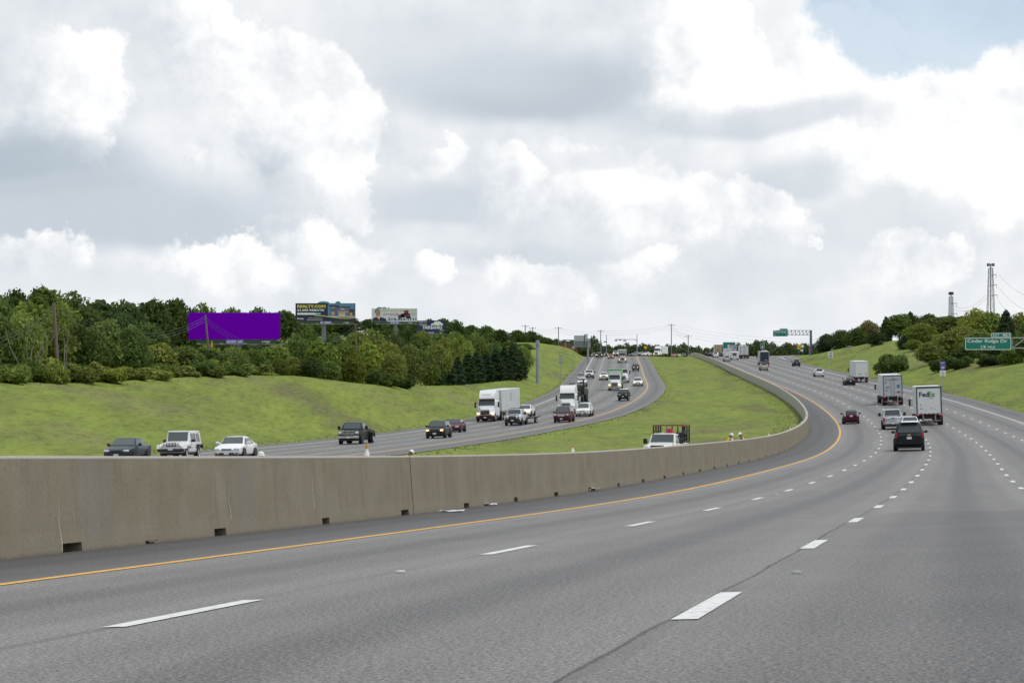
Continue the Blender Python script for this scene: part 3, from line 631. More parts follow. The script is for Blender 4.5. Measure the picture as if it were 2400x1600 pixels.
def sedan(label, M, col, cat='car', L=4.85, W=1.83, H=1.46, lights=False, alloy=ALU, **kw):
    t = thing('sedan', label, cat, M, kw.get('group')); p = paint(col)
    c = Car(t, L, W, H, .24, .70, .82, (.29, .96), .90, .43, .68, .86, 1.05, 1.02, .72, .82)
    c.body(p); c.under(); c.glass(sides=[(.33, .43, .55, .54), (.565, .56, .76, .70)]); c.wheels(.325, .19, .79, alloy)
    c.front((.36, .14, .60), (.36, .17), lm=LAMP if lights else LENS, gm=kw.get('gm', BLK), bz=.36, bh=.2, fog=True); c.rear((.30, .16), .86, pz=.78); c.mirrors(p); return t
def hatch(label, M, col, **kw):
    t = thing('hatchback', label, 'car', M); p = paint(col)
    c = Car(t, 4.3, 1.74, 1.50, .22, .72, .86, (.24, 1.0), .93, .40, .74, .93, 1.08, 1.02, .70, .84)
    c.body(p); c.under(); c.glass(sides=[(.29, .41, .54, .53), (.555, .55, .80, .74)], sg=kw.get('sg', GLASSL)); c.wheels(.31, .19, .80)
    c.front((.34, .1, .6), (.3, .18), lm=LENS, bz=.36); c.rear((.16, .34), .98, m=kw.get('tm', LENS), pz=.86); part('rear_spoiler', MB().box((0, -1.5, 1.43), (1.15, .28, .04), .015), p, t, 40)
    part('rear_bumper', MB().box((0, -2.08, .45), (1.6, .2, .28), .06), p, t, 40); c.mirrors(BLK); return t
def suv(label, M, col, L=4.7, W=1.86, H=1.68, big=0, lights=False, rails=True, name='suv', gm=BLK, sg=None, **kw):
    t = thing(name, label, 'SUV', M); p = paint(col); k = big
    c = Car(t, L, W, H, .28 + .03*k, .84 + .16*k, .98 + .14*k, (.26, 1.08 + .12*k), 1.02 + .12*k, .375, .88, .965, 1.10 + .1*k, 1.06 + .1*k, .74 + .03*k, .88 + .04*k, k)
    c.body(p); c.under(.24); c.glass(sides=[(.31, .39, .50, .49), (.515, .505, .68, .675), (.70, .695, .90, .85)], sg=sg)
    c.wheels(.36 + .03*k, .19, .80, kw.get('rim', ALU)); c.front((.46, .20 + .06*k, .74 + .14*k), (.30, .20), lm=LAMP if lights else LENS, gm=gm, bz=.46, bh=.24, bumper=kw.get('bump'), fog=True)
    c.rear((.15, .40), .98 + .1*k, pz=.80 + .1*k, badge=kw.get('badge'), lx=.96, bumper=kw.get('rbump')); c.mirrors(kw.get('mirror', p), False)
    if rails: c.rails()
    part('rear_spoiler', MB().box((0, -L/2 + .5, H - .01), (1.2, .3, .04), .015), p, t, 40); return t
def jeep(label, M, col, H=1.84, lights=False, dark=False, **kw):
    t = thing('off_roader', label, 'off-roader', M); p = paint(col)
    c = Car(t, 4.5, 1.66, H, .42, 1.06, 1.12, (.34, 1.16), 1.10, .385, .95, .975, 1.12, 1.10, .88, .93, 1)
    c.body(p); c.under(.36); c.glass(sides=[(.41, .425, .54, .535), (.565, .56, .68, .675), (.72, .715, .90, .89)])
    c.wheels(.40, .16, .80, w=.27, arch=False, rr=.58)
    for sgn in (-1, 1):
        for y0 in (.16, .80): part('fender_flare', MB().poly([(-.62, .72), (-.5, .98), (.5, .98), (.64, .72), (.55, .72), (.42, .88), (-.42, .88), (-.54, .72)], -.14, .14), BLK if dark or y0 > .5 else p, t, M=Matrix.Translation((sgn * .86, c.Y(y0 * 4.5), 0)) @ Matrix.Rotation(R(90), 4, 'Z'))
        part('headlight', MB().lathe([(.10, 0), (.10, .05), (.02, .07)], 'y', (sgn * .46, 2.24, 1.0), 18), LAMP if lights else LENS, t, 40)
        part('turn_signal', MB().lathe([(.045, 0), (.045, .04)], 'y', (sgn * .60, 2.24, .86), 12), AMB, t)
    g = MB()
    for i in range(7): g.box((-.30 + .10 * i, 2.275, .98), (.055, .05, .26), .012)
    part('grille_slots', g, BLK, t)
    part('front_bumper', MB().box((0, 2.38, .62), (1.76, .22, .2), .04), BLK, t); part('number_plate', MB().box((-.0, 2.50, .70), (.32, .02, .16)), PLATE, t)
    part('spare_wheel', MB().lathe([(.28, -.1), (.38, -.1), (.40, 0), (.38, .1), (.28, .1)], 'y', (0, -2.36, .98), 20), RUB, t, 40); c.mirrors(BLK)
    if kw.get('top'): part('hard_top', MB().box((0, c.Y(.66 * 4.5), H - .02), (1.44, 2.55, .09), .04), kw['top'], t, 40)
    return t
def pickup(label, M, col, L=5.9, W=2.0, H=1.93, dually=False, chrome=False, lights=False, rack=False, rails=False, grille=None, load=None, bedless=False, group=None):
    t = thing('pickup_truck', label, 'pickup truck', M, group); p = paint(col); Lc = L
    c = Car(t, L, W, H, .42, 1.10, 1.20, (.25, 1.30), 1.24, .315, .52, .555, 1.27, 1.25, .80, .93, 1)
    c.body(p); c.under(.34); c.glass(sides=[(.285, .335, .41, .41), (.425, .425, .525, .515)]); c.wheels(.40, .165, .80 if not bedless else .72, ALU, w=.26, dual=dually)
    if not bedless: part('bed_liner', MB().box((0, c.Y(.765 * L), 1.255), (W * .78, L * .38, .035)), BLK, t)
    if dually:
        for sgn in (-1, 1): part('rear_fender', MB().poly([(-.62, .55), (-.55, .95), (-.3, 1.12), (.3, 1.12), (.55, .95), (.62, .55), (.5, .55), (.4, .86), (-.4, .86), (-.5, .55)], -.16, .16), p, t, 40, M=Matrix.Translation((sgn * (W/2 + .12), c.Y(.80 * L), 0)) @ Matrix.Rotation(R(90), 4, 'Z'))
    c.front((.46, .34, .98), (.30, .26), lm=LAMP if lights else LENS, gm=BLK, bumper=CHR if chrome else (grille or BLK), bz=.62, bh=.26, lz=.98)
    if chrome:
        for z in (.86, .985, 1.13): part('grille_bar', MB().box((0, L/2 + .02, z), (W * .50, .05, .05), .015), CHR, t)
        for x in (-.5, 0, .5): part('grille_bar', MB().box((x, L/2 + .022, .99), (.05, .05, .28), .015), CHR, t)
    else: part('grille_bar', MB().box((0, L/2 + .03, .98), (W * .44, .03, .05), .01), GREYM, t)
    c.rear((.17, .42), 1.0, bumper=CHR if not bedless else None, pz=.62, bz=.62, lx=.97); part('tailgate_handle', MB().box((0, -L/2 - .01, 1.13), (.28, .04, .09), .02), BLK, t)
    c.mirrors(BLK, True); return t, c

SPD = 'cars and trucks driving away on the right carriageway'
# --- oncoming side, nearest first
def lane_at(rd, u, off):       # where a lane crosses a viewing column, nearest crossing
    x = rd.x + off * np.cos(rd.th); y = rd.y - off * np.sin(rd.th); uu = 1200 + F * x / np.maximum(y, 5); ok = (y > 120) & (y < 700)
    i = np.where(ok)[0]; j = i[int(np.argmin(abs(uu[i] - u)))]; return float(rd.s[j])
def on_lane(rd, u, off, shift=0.0): return rd.frame(lane_at(rd, u, off) + shift, off, rev=(rd is opp))
sedan('dark grey sedan at far left, nosing along behind the barrier', on_lane(opp, 300, -12.8), (.035, .05, .055), L=5.1, W=1.86, H=1.49)
jeep('white boxy off-roader with black bumper and slotted grille', on_lane(opp, 420, -9.2), (.80, .81, .82), top=paint((.80, .81, .82)))
sedan('white sedan right of the white off-roader, just above the barrier', on_lane(opp, 550, -5.5), (.80, .81, .82), gm=GREYM)
t, c = pickup('black dually pickup with chrome grille and bumper', place(opp, 818, 1041, 6.3, False), (.012, .013, .014), L=6.3, dually=True, chrome=True)
suv('dark grey SUV with lit headlights behind the black dually', place(opp, 1020, 1027, 4.6, False), (.022, .022, .026), L=4.6, lights=True, mirror=BLK)
sedan('dark red sedan half hidden behind the dark grey SUV', place(opp, 1050, 1015, 4.6, False, 2), (.10, .012, .02), L=4.6)
suv('maroon full-size SUV beside the white crossover', place(opp, 1317, 990, 5.2, False), (.085, .006, .014), L=5.2, W=2.0, H=1.95, big=1, gm=CHR)
suv('white crossover with black grille right of the maroon SUV', place(opp, 1366, 976, 5.0, False), (.80, .80, .78), L=5.0, W=1.95, H=1.78, gm=CHR)
suv('white SUV peeping over the military truck load', place(opp, 1364, 906, 4.7, False), (.78, .78, .78), big=1)
suv('silver-grey SUV directly behind the white SUV at the left lane', place(opp, 1362, 893, 4.7, False), (.30, .31, .31))
pickup('white pickup with wide black grille by the left edge line', place(opp, 1381, 887, 5.9, False), (.8, .8, .8))
suv('white SUV with amber lamps left of the green dump truck', place(opp, 1415, 891, 5.0, False), (.8, .8, .8), big=1, lights=True, gm=BLK)
suv('white crossover with lit lamps next to the yellow line', place(opp, 1495, 905, 4.6, False), (.8, .8, .79), lights=True, gm=CHR)
jeep('black off-roader with white hard top in the middle lanes', place(opp, 1461, 939, 4.3, False), (.016, .018, .022), dark=True, top=paint((.8, .8, .8)))
jeep('dark off-roader with bright round headlights near the yellow line', place(opp, 1490, 870, 4.3, False), (.02, .025, .025), dark=True, lights=True)
# --- far oncoming traffic on the crest
sedan('dark sedan with dazzling lamps, leftmost on the crest', place(opp, 1392, 836.5, 4.8, False), (.03, .03, .03), lights=True)
pickup('black pickup with lit lamps on the crest', place(opp, 1405, 838.5, 5.8, False), (.015, .016, .02), lights=True)
sedan('dark saloon on the crest right of the black pickup', place(opp, 1420, 834, 4.8, False, 12), (.04, .045, .05), lights=True)
sedan('red sedan with lit lamps coming over the crest', place(opp, 1432, 840, 4.7, False), (.18, .02, .03), lights=True)
pickup('white utility truck on the crest behind the red sedan', place(opp, 1443, 836, 5.9, False, 20), (.75, .75, .72), lights=True)
suv('dark tall SUV on the crest behind the black pickup', place(opp, 1402, 834, 4.9, False, 25), (.04, .045, .05), big=1)
# --- our side, nearest first
GOLD = mat('gold_badge', (.75, .5, .12), .3, .6)
suv('large black SUV with gold badge, nearest of the traffic ahead', place(main, 2126, 1056, 5.2, True), (.008, .010, .013), L=5.2, W=2.02, H=1.95, big=1, badge=GOLD, mirror=BLK)
sedan('white sedan hidden behind the large black SUV except its roof', place(main, 2130, 1013, 4.8, True, 0), (.8, .8, .79))
t, c = pickup('silver pickup ahead of the black SUV in the second lane', place(main, 2091, 1006, 5.8, True), (.46, .49, .53), L=5.8)
hatch('maroon hatchback alone in the lane by the yellow line', place(main, 1995, 993, 4.3, True), (.07, .006, .02))
sedan('black sedan between the white box trucks and the white SUV', place(main, 1992, 903, 4.8, True), (.012, .016, .018))
suv('white SUV with dark rear window ahead of the black sedan', place(main, 1920, 883, 4.7, True), (.8, .8, .8), sg=GLASS)
suv('dark blue SUV with red lamps beside the grass near the exit', place(main, 1866.5, 858.5, 4.6, True), (.02, .03, .05))
suv('beige SUV just below the dark-backed coach', place(main, 1791, 868.5, 4.8, True), (.42, .40, .34), big=1, gm=BLK)
suv('silver SUV nearest the barrier before the crest', place(main, 1704, 847.5, 4.6, True), (.46, .47, .48))
suv('white SUV near the barrier, left of the silver one', place(main, 1678, 838, 4.7, True), (.8, .8, .8))
sedan('black and white sedan by the barrier near the crest', place(main, 1668, 835.5, 4.8, True), (.03, .03, .035))
suv('dark SUV farthest up along the barrier', place(main, 1661, 833, 5.0, True, 6), (.03, .035, .05), big=1)
suv('white SUV in front of the tan trailer', place(main, 1692, 835, 4.8, True, 8), (.75, .76, .76), big=1)

# --- lorries
def lorry_wheels(t, ys, W=2.5, r=.52, rim=ALU, dual=False):
    for y in ys:
        for sgn in (-1, 1): wheel(t, sgn * (W/2 - .16), y, r, .28 if not dual else .58, rim, sgn, .56)
def van_body(t, name, y0, y1, z0, z1, W, m, frame=GREYM, doors=True, roll=False, stripes=True, door_m=None):
    """cargo box from y0 (front) back to y1; a part with its doors, frame and lamps as sub-parts"""
    b = part(name, MB().box((0, (y0 + y1)/2, (z0 + z1)/2), (W, y0 - y1, z1 - z0), .04), m, t)
    yr = y1 - .012
    fr = MB()
    for sgn in (-1, 1): fr.box((sgn * (W/2 - .06), yr - .02, (z0 + z1)/2), (.13, .08, z1 - z0 + .02), .015)
    fr.box((0, yr - .02, z1 - .1), (W - .26, .08, .2), .015); fr.box((0, yr - .02, z0 + .04), (W - .26, .08, .12), .015); part('rear_frame', fr, frame, b)
    dm = door_m or m
    if roll: part('rear_door', MB().box((0, yr - .01, (z0 + z1)/2 - .05), (W - .3, .04, z1 - z0 - .34)), dm, b)
    elif doors:
        for sgn in (-1, 1):
            d = part('rear_door', MB().box((sgn * (W/4 - .06), yr - .015, (z0 + z1)/2 - .04), (W/2 - .17, .05, z1 - z0 - .34), .01), dm, b)
        lb = MB()
        for sgn in (-1, 1): lb.tube((sgn * .22, yr - .06, z0 + .15), (sgn * .22, yr - .06, z1 - .3), .022, n=6)
        part('lock_rod', lb, GREYM, b); hg = MB()
        for sgn in (-1, 1):
            for f in (.15, .38, .6, .83): hg.box((sgn * (W/2 - .15), yr - .05, z0 + (z1 - z0) * f), (.14, .03, .06))
        part('hinges', hg, GREYM, b)
    sm = MB(); wm = MB()
    for i in range(11): (sm if i % 2 else wm).box((-(W - .3)/2 + (i + .5) * (W - .3)/11, yr - .065, z0 + .10), ((W - .3)/11, .008, .06))
    part('reflective_tape', sm, RED, b); part('reflective_tape', wm, WHT, b)
    for sgn in (-1, 1): part('tail_lamp', MB().box((sgn * (W/2 - .16), yr - .06, z0 - .04), (.16, .06, .13), .03), REDON, b)
    # rear impact guard
    g = MB()
    for sgn in (-1, 1): g.box((sgn * .62, y1 + .1, z0 - .34), (.12, .08, .64))
    g.box((0, y1 + .06, z0 - .66), (W - .25, .1, .11)); part('impact_guard', g, STEEL, b)
    rs = MB()
    for i in range(0, 9, 2): rs.box((-(W - .3)/2 + (i + .5) * (W - .3)/9, y1 + .004, z0 - .66), ((W - .3)/9, .008, .08))
    part('reflective_tape', rs, RED, b)
    for sgn in (-1, 1): part('mud_flap', MB().box((sgn * (W/2 - .34), y1 + .75, .62), (.6, .02, .72)), BLK, b)
    part('bogie', MB().box((0, y1 + 2.0, .85), (1.1, 3.0, .4)), BLK, b)
    return b
def tractor(t, y, col, bump=CHR, sleeper=True, high=True, grille='flat', lights=True, roof=3.0, W=2.4):
    """conventional lorry cab, nose at y, built towards -y; returns the y of the cab back"""
    p = paint(col)
    hood = MB().loft([[(-.55, y - .05, .95), (.55, y - .05, .95), (.62, y - .05, 1.4), (.5, y - .1, 1.62), (-.5, y - .1, 1.62), (-.62, y - .05, 1.4)],
                      [(-.98, y - .7, .8), (.98, y - .7, .8), (.95, y - .7, 1.45), (.72, y - .7, 1.82), (-.72, y - .7, 1.82), (-.95, y - .7, 1.45)],
                      [(-1.02, y - 1.55, .8), (1.02, y - 1.55, .8), (1.05, y - 1.55, 1.6), (.92, y - 1.55, 2.0), (-.92, y - 1.55, 2.0), (-1.05, y - 1.55, 1.6)]])
    part('hood', hood, p, t, 35)
    cb = y - 1.5; ce = cb - (1.5 if not sleeper else 3.1)
    w = W / 2 - .05
    part('cab', MB().loft([[(-w, cb, .75), (w, cb, .75), (w, cb, 2.02), (w*.92, cb, 2.05), (-w*.92, cb, 2.05), (-w, cb, 2.02)], [(-w, cb - .42, .75), (w, cb - .42, .75), (w, cb - .42, 2.4), (w*.88, cb - .42, 2.86), (-w*.88, cb - .42, 2.86), (-w, cb - .42, 2.4)],
                           [(-w, ce, .75), (w, ce, .75), (w, ce, 2.4), (w*.9, ce, 2.95), (-w*.9, ce, 2.95), (-w, ce, 2.4)]]), p, t, 35)
    part('windshield', MB().pane([(-w*.84, cb - .385, 2.78), (w*.84, cb - .385, 2.78), (w*.90, cb + .006, 2.07), (-w*.90, cb + .006, 2.07)], .03), GLASS, t)
    for sgn in (-1, 1):
        q = [(sgn * (w + .004), cb - .35, 2.05), (sgn * (w + .004), cb - 1.15, 2.05), (sgn * (w*.93 + .004), cb - 1.15, 2.6), (sgn * (w*.93 + .004), cb - .55, 2.6)]
        part('side_window', MB().pane(q if sgn < 0 else q[::-1], .01), GLASS, t)
        part('mirror', MB().box((sgn * (W/2 + .27), cb - .2, 2.15), (.22, .14, .75), .05).tube((sgn * w, cb - .25, 2.4), (sgn * (W/2 + .25), cb - .2, 2.45), .025).tube((sgn * w, cb - .25, 1.9), (sgn * (W/2 + .25), cb - .2, 1.85), .025), BLK, t)
        part('fender', MB().poly([(-.78, .72), (-.72, 1.05), (-.45, 1.25), (.35, 1.25), (.62, 1.05), (.7, .72), (.5, .72), (.42, .98), (-.45, .98), (-.56, .72)], -.2, .2), p, t, 40, M=Matrix.Translation((sgn * .98, y - .98, 0)) @ Matrix.Rotation(R(90), 4, 'Z'))
        part('headlight', MB().box((sgn * .92, y - .42, 1.02), (.34, .3, .24), .06), LAMP if lights else LENS, t, 40)
        part('fuel_tank', MB().lathe([(.3, -.7), (.32, -.66), (.32, .66), (.3, .7)], 'y', (sgn * .98, cb - 1.7, .72), 16), ALU, t, 40)
    part('grille', MB().pane([(-.5, y - .03, .9), (.5, y - .03, .9), (.55, y - .03, 1.42), (-.55, y - .03, 1.42)], .03), BLK, t)
    sl = MB()
    if grille == 'slash': sl.pane([(-.5, y + .002, .93), (-.42, y + .002, .93), (.5, y + .002, 1.39), (.42, y + .002, 1.39)], .015)
    else:
        for i in range(5): sl.box((0, y + .004, .98 + .09 * i), (.96, .02, .022))
    sl.box((0, y, 1.45), (1.2, .05, .06)); sl.box((0, y, .87), (1.1, .05, .06))
    for sgn in (-1, 1): sl.box((sgn * .58, y, 1.16), (.06, .05, .58))
    part('grille_trim', sl, CHR, t)
    part('front_bumper', MB().box((0, y - .12, .56), (2.36, .42, .46), .1), bump, t, 40); part('number_plate', MB().box((0, y + .105, .56), (.32, .02, .16)), PLATE, t)
    if high:
        part('roof_fairing', MB().loft([[(-w*.86, cb - .35, 2.8), (w*.86, cb - .35, 2.8), (w*.84, cb - .36, 2.9), (-w*.84, cb - .36, 2.9)], [(-w*.92, cb - .8, 2.8), (w*.92, cb - .8, 2.8), (w*.86, cb - .8, roof - .45), (-w*.86, cb - .8, roof - .45)],
                                        [(-w*.95, cb - 1.5, 2.8), (w*.95, cb - 1.5, 2.8), (w*.9, cb - 1.5, roof), (-w*.9, cb - 1.5, roof)], [(-w*.97, ce, 2.8), (w*.97, ce, 2.8), (w*.92, ce, roof), (-w*.92, ce, roof)]]), p, t, 35)
    v = MB(); v.box((0, cb - .28, 2.88), (w*1.72, .3, .09), .03); part('sun_visor', v, bump if bump is not CHR else p, t)
    am = MB()
    for x in (-.7, -.25, 0, .25, .7): am.box((x, cb - .42, 2.96), (.09, .06, .05))
    part('marker_lamps', am, AMB, t)
    lorry_wheels(t, [y - 1.0], W); part('chassis', MB().box((0, ce - 1.0, .78), (.9, 4.6, .28)).box((0, y - 2.2, .7), (2.0, 2.4, .3)), BLK, t)
    return ce
WBOX = mat('trailer_white', (.66, .69, .71), .5, vary=.06, scale=.8); WSIDE = mat('trailer_side', (.60, .63, .65), .5, vary=.08, scale=.7)
INKR = mat('red_print', (.38, .05, .06), .6); INKN = mat('navy_print', (.012, .012, .075), .5); INKG = mat('green_print', (.07, .30, .03), .5); INKD = mat('grey_print', (.16, .17, .20), .6); INKB = mat('blue_print', (.03, .07, .25), .5)
WTXT = mat('white_print', (.82, .83, .83), .5); YTXT = mat('yellow_print', (.80, .70, .10), .5)
letters([(t, o) for t, o in (('Fed', .03), ('Ex', .03), ('Ground', .0), ('Cedar Ridge Dr', .012), ('1/4', .01), ('MILE', .01), ('EXIT', .008), ('461', .008), ('Cedar Ridge', .012), ('Dr', .01), ('REALTY.COM', .04), ('$1,000 REBATE!', .035),
    ('Injured by a Big Truck?', .03), ('JIM', .0), ('ADLER', .0), ('214-333-1111', .04), ('Chuck', .0), ('FAIRBANKS', .03), ("WE'RE NOT", .02), ('OUTFRONT', .03), ('3-7029', .03), ('TAMCO', .0), ('R.A.', .03), ('MEMCIA', .03), ('EAST', .02), ('20', .03), ('HC', .03),
    ('SPEED', .01), ('LIMIT', .01), ('60', .03), ('Realty', .02), ('7', .03), ('Have a 10 year track', .01), ('EXIT 461', .01))])
def lorry(label, M, name='semi_truck', cat='lorry'): return thing(name, label, cat, M)

# parcel trailer on our side, seen from behind; the trailer rear is at the pixel
t = lorry('white parcel lorry with navy and green lettering on its rear door', place(main, 2173.5, 996, 0, True, 0))
b = van_body(t, 'cargo_box', 8.0, -.75, 1.12, 4.0, 2.6, WBOX, mat('door_frame_grey', (.10, .10, .10), .6), roll=True, door_m=WHT)
text('Fed', -.98, 2.92, .96, .52, -.80, INKN, b); text('Ex', -.02, 2.92, .68, .52, -.80, INKG, b); text('Ground', 0.0, 2.74, .5, .10, -.80, INKD, b); text('7', -.93, 1.98, .12, .18, -.80, INKD, b)
dm = MB()
for x, z, w_, h_ in ((-.8, 1.72, .3, .07), (-.35, 1.6, .1, .06), (.25, 1.74, .14, .06), (.6, 1.68, .1, .06)): dm.box((x, -.803, z), (w_, .006, h_))
part('door_sticker', dm, INKD, b)
part('nose_panel', MB().box((0, 8.02, 2.6), (2.3, .05, 2.5)), GREYM, b); lorry_wheels(t, [.15], 2.55, dual=True)
ce = tractor(t, 14.2, (.7, .72, .75), lights=False, sleeper=False); lorry_wheels(t, [9.2], 2.5, dual=True)
part('side_decal', MB().box((-1.305, 6.2, 3.2), (.006, 1.8, .5)), mat('worn_grey_print', (.34, .36, .38), .7), b)
# box lorry with red lettering
t = lorry('white box lorry with small red lettering on its barn doors', place(main, 2090.5, 949, 0, True, 0))
b = van_body(t, 'cargo_box', 8.6, -.7, 1.15, 4.05, 2.6, WSIDE, mat('door_frame_blue', (.16, .18, .20), .6), door_m=mat('door_pale', (.50, .56, .60), .5, vary=.06))
text('R.A.', -.92, 3.38, .62, .16, -.775, INKR, b); text('MEMCIA', -.10, 3.38, 1.0, .16, -.775, INKR, b)
st = MB(); st.box((-.95, -.772, 3.1), (.11, .008, .28)); st.box((-.68, -.772, 2.42), (.56, .008, .12)); st.box((.76, -.772, 1.72), (.38, .008, .24)); part('door_sticker', st, INKR, b)
st = MB().add([(-.82 + .22*dx_, -.778, 2.02 + .22*dz_) for dx_, dz_ in ((-1, 0), (0, -1), (1, 0), (0, 1))], [(0, 1, 2, 3)]); part('placard', st, mat('placard_grey', (.36, .39, .41), .7), b)
st = MB().add([(.5, -.778, 2.75), (.66, -.778, 2.75), (.98, -.778, 2.3), (.82, -.778, 2.3)], [(0, 1, 2, 3)]).add([(.82, -.779, 2.75), (.98, -.779, 2.75), (.66, -.779, 2.3), (.5, -.779, 2.3)], [(0, 1, 2, 3)]); part('cross_emblem', st, INKB, b)
lorry_wheels(t, [.2], 2.5, dual=True); ce = tractor(t, 13.4, (.72, .73, .74), lights=False, sleeper=False, high=False); lorry_wheels(t, [9.6], 2.5, dual=True)
# white box truck further on
t = lorry('plain white box truck with orange sticker next to the grass bank', place(main, 2016, 896, 0, True, 0), 'box_truck')
b = van_body(t, 'cargo_box', 7.6, -1.6, 1.05, 3.95, 2.55, WSIDE, WSIDE, roll=True, door_m=WHT)
part('door_sticker', MB().box((.82, -1.68, 1.62), (.24, .01, .22)), mat('orange_print', (.65, .28, .02), .5), b); part('door_lettering', MB().box((-.25, -1.68, 1.62), (.5, .01, .08)), INKD, b)
lorry_wheels(t, [0], 2.4, dual=True); ce = tractor(t, 10.6, (.35, .10, .08), lights=False, sleeper=False, high=False)
# dark backed coach-like box truck
t = lorry('tall grey truck with dark blue roller rear door, near the exit', place(main, 1790.5, 857, 0, True, 0), 'box_truck')
b = van_body(t, 'cargo_box', 7.4, -1.3, .95, 3.75, 2.5, mat('coach_side', (.40, .42, .42), .5, vary=.1), mat('coach_frame', (.42, .43, .44), .5), roll=True, door_m=mat('coach_back', (.022, .035, .065), .4))
part('roof_unit', MB().box((.2, 2, 3.86), (1.4, 1.6, .2), .06), WHT, b); part('door_lettering', MB().box((.45, -1.38, 1.45), (.5, .01, .12)), WTXT, b)
lorry_wheels(t, [0], 2.4, dual=True); ce = tractor(t, 10.0, (.2, .21, .22), lights=False, sleeper=False, high=False)
# trailers bunched below the crest
def trailer_rig(label, u, v, side_m, door_m, length, frame=GREYM, off=None, deco=None, W=2.55, z1=4.0):
    t = lorry(label, place(main, u, v, 0, True, 0)); b = van_body(t, 'cargo_box', length, -1.0, 1.1, z1, W, side_m, frame, door_m=door_m)
    lorry_wheels(t, [0, 1.3], 2.5, dual=True); tractor(t, length + 6.2, (.6, .62, .64), lights=False, sleeper=True, high=True, roof=3.6); lorry_wheels(t, [length + 1, length - .3], 2.5, dual=True)
    if deco: deco(b)
    return t
def deco_blue(b): part('logo_disc', MB().lathe([(.24, 0), (.24, .01)], 'y', (.62, -1.1, 3.05), 20), INKB, b)
trailer_rig('white trailer with two pale doors right of the pack on the hill', 1744.5, 840, WSIDE, WBOX, 13, GREYM)
trailer_rig('tall white trailer with a round blue mark, middle of the pack', 1718, 835, WBOX, mat('door_silver', (.45, .48, .52), .45, vary=.12), 13, GREYM, deco=deco_blue)
def deco_brown(b):
    st = MB(); st.box((.1, -1.1, 3.35), (1.4, .01, .35)); part('door_banner', st, mat('faded_yellow', (.45, .38, .14), .7), b)
    st = MB(); st.box((-.35, -1.1, 2.2), (.4, .01, .5)); part('door_picture', st, mat('brown_print', (.16, .07, .04), .7), b)
trailer_rig('tan and yellow trailer, leftmost lorry of the pack on the hill', 1684, 832.5, mat('tan_box', (.55, .50, .40), .6, vary=.12), mat('tan_door', (.46, .41, .28), .6, vary=.2), 12, mat('rust_frame', (.2, .1, .06), .7), deco=deco_brown)
# white step van and motor home
t = lorry('white delivery van with red lettering in the pack on the hill', place(main, 1706.5, 841.5, 0, True, 4), 'delivery_van', 'van')
b = van_body(t, 'cargo_box', 4.5, -1.2, .8, 3.2, 2.2, WBOX, WBOX, roll=True, door_m=WHT); part('door_lettering', MB().box((0, -1.28, 2.7), (1.3, .01, .14)), INKR, b)
part('cab', MB().box((0, 5.4, 1.4), (2.0, 1.8, 1.4), .15), WHT, t, 40); part('windshield', MB().pane([(-.85, 6.31, 1.4), (.85, 6.31, 1.4), (.8, 6.31, 2.0), (-.8, 6.31, 2.0)], .01), GLASS, t); lorry_wheels(t, [0, 4.6], 2.1)
t = lorry('small white camper with wide rear window in the pack', place(main, 1722.5, 843, 0, True, 0), 'camper', 'camper')
part('body', MB().box((0, 2.2, 1.45), (2.3, 6.2, 2.1), .2), WHT, t, 40); part('rear_window', MB().box((-.2, -.92, 1.65), (1.2, .06, .8), .03), GLASSL, t); part('side_stripe', MB().box((0, -.93, 2.3), (2.0, .03, .09)), INKR, t)
part('rear_bumper', MB().box((0, -.98, .5), (2.25, .2, .24), .05), CHR, t); lorry_wheels(t, [.3, 4.4], 2.2, r=.38)

# oncoming lorries
t = lorry('white lorry with dark red bumper and slashed grille pulling a white trailer', place(opp, 1140, 988, 0, False, 0)); MAROON = paint((.045, .008, .014))
ce = tractor(t, 1.1, (.72, .74, .76), bump=MAROON, grille='slash', roof=4.0, W=2.5, sleeper=True); text('TAMCO', -.62, 3.35, 1.24, .2, -.42, INKD, t, 1)
b = part('cargo_box', MB().box((0, -12.7, 2.62), (2.6, 16.0, 2.75), .04), WSIDE, t); sd_ = MB()
for i in range(13): sd_.box((1.31, -5.4 - 1.2 * i, 2.62), (.03, .05, 2.6)); sd_.box((-1.31, -5.4 - 1.2 * i, 2.62), (.03, .05, 2.6))
part('side_rib', sd_, WSIDE, b); part('bottom_rail', MB().box((0, -12.7, 1.22), (2.64, 15.9, .2)), mat('rail_beige', (.42, .40, .34), .6), b); part('side_decal', MB().box((-1.335, -12.6, 2.9), (.012, .3, 1.1)), INKD, b)
part('trailer_skirt', MB().box((0, -11.5, .8), (2.2, 7, .5)), mat('rail_beige', (.42, .40, .34), .6), b)
lorry_wheels(t, [-4.6, -5.9], 2.5, dual=True); lorry_wheels(t, [-17.5, -18.8], 2.5, dual=True)
for y in (-4.6, -5.9): part('mud_guard', MB().box((0, y, 1.1), (2.4, 1.1, .06)), BLK, t)

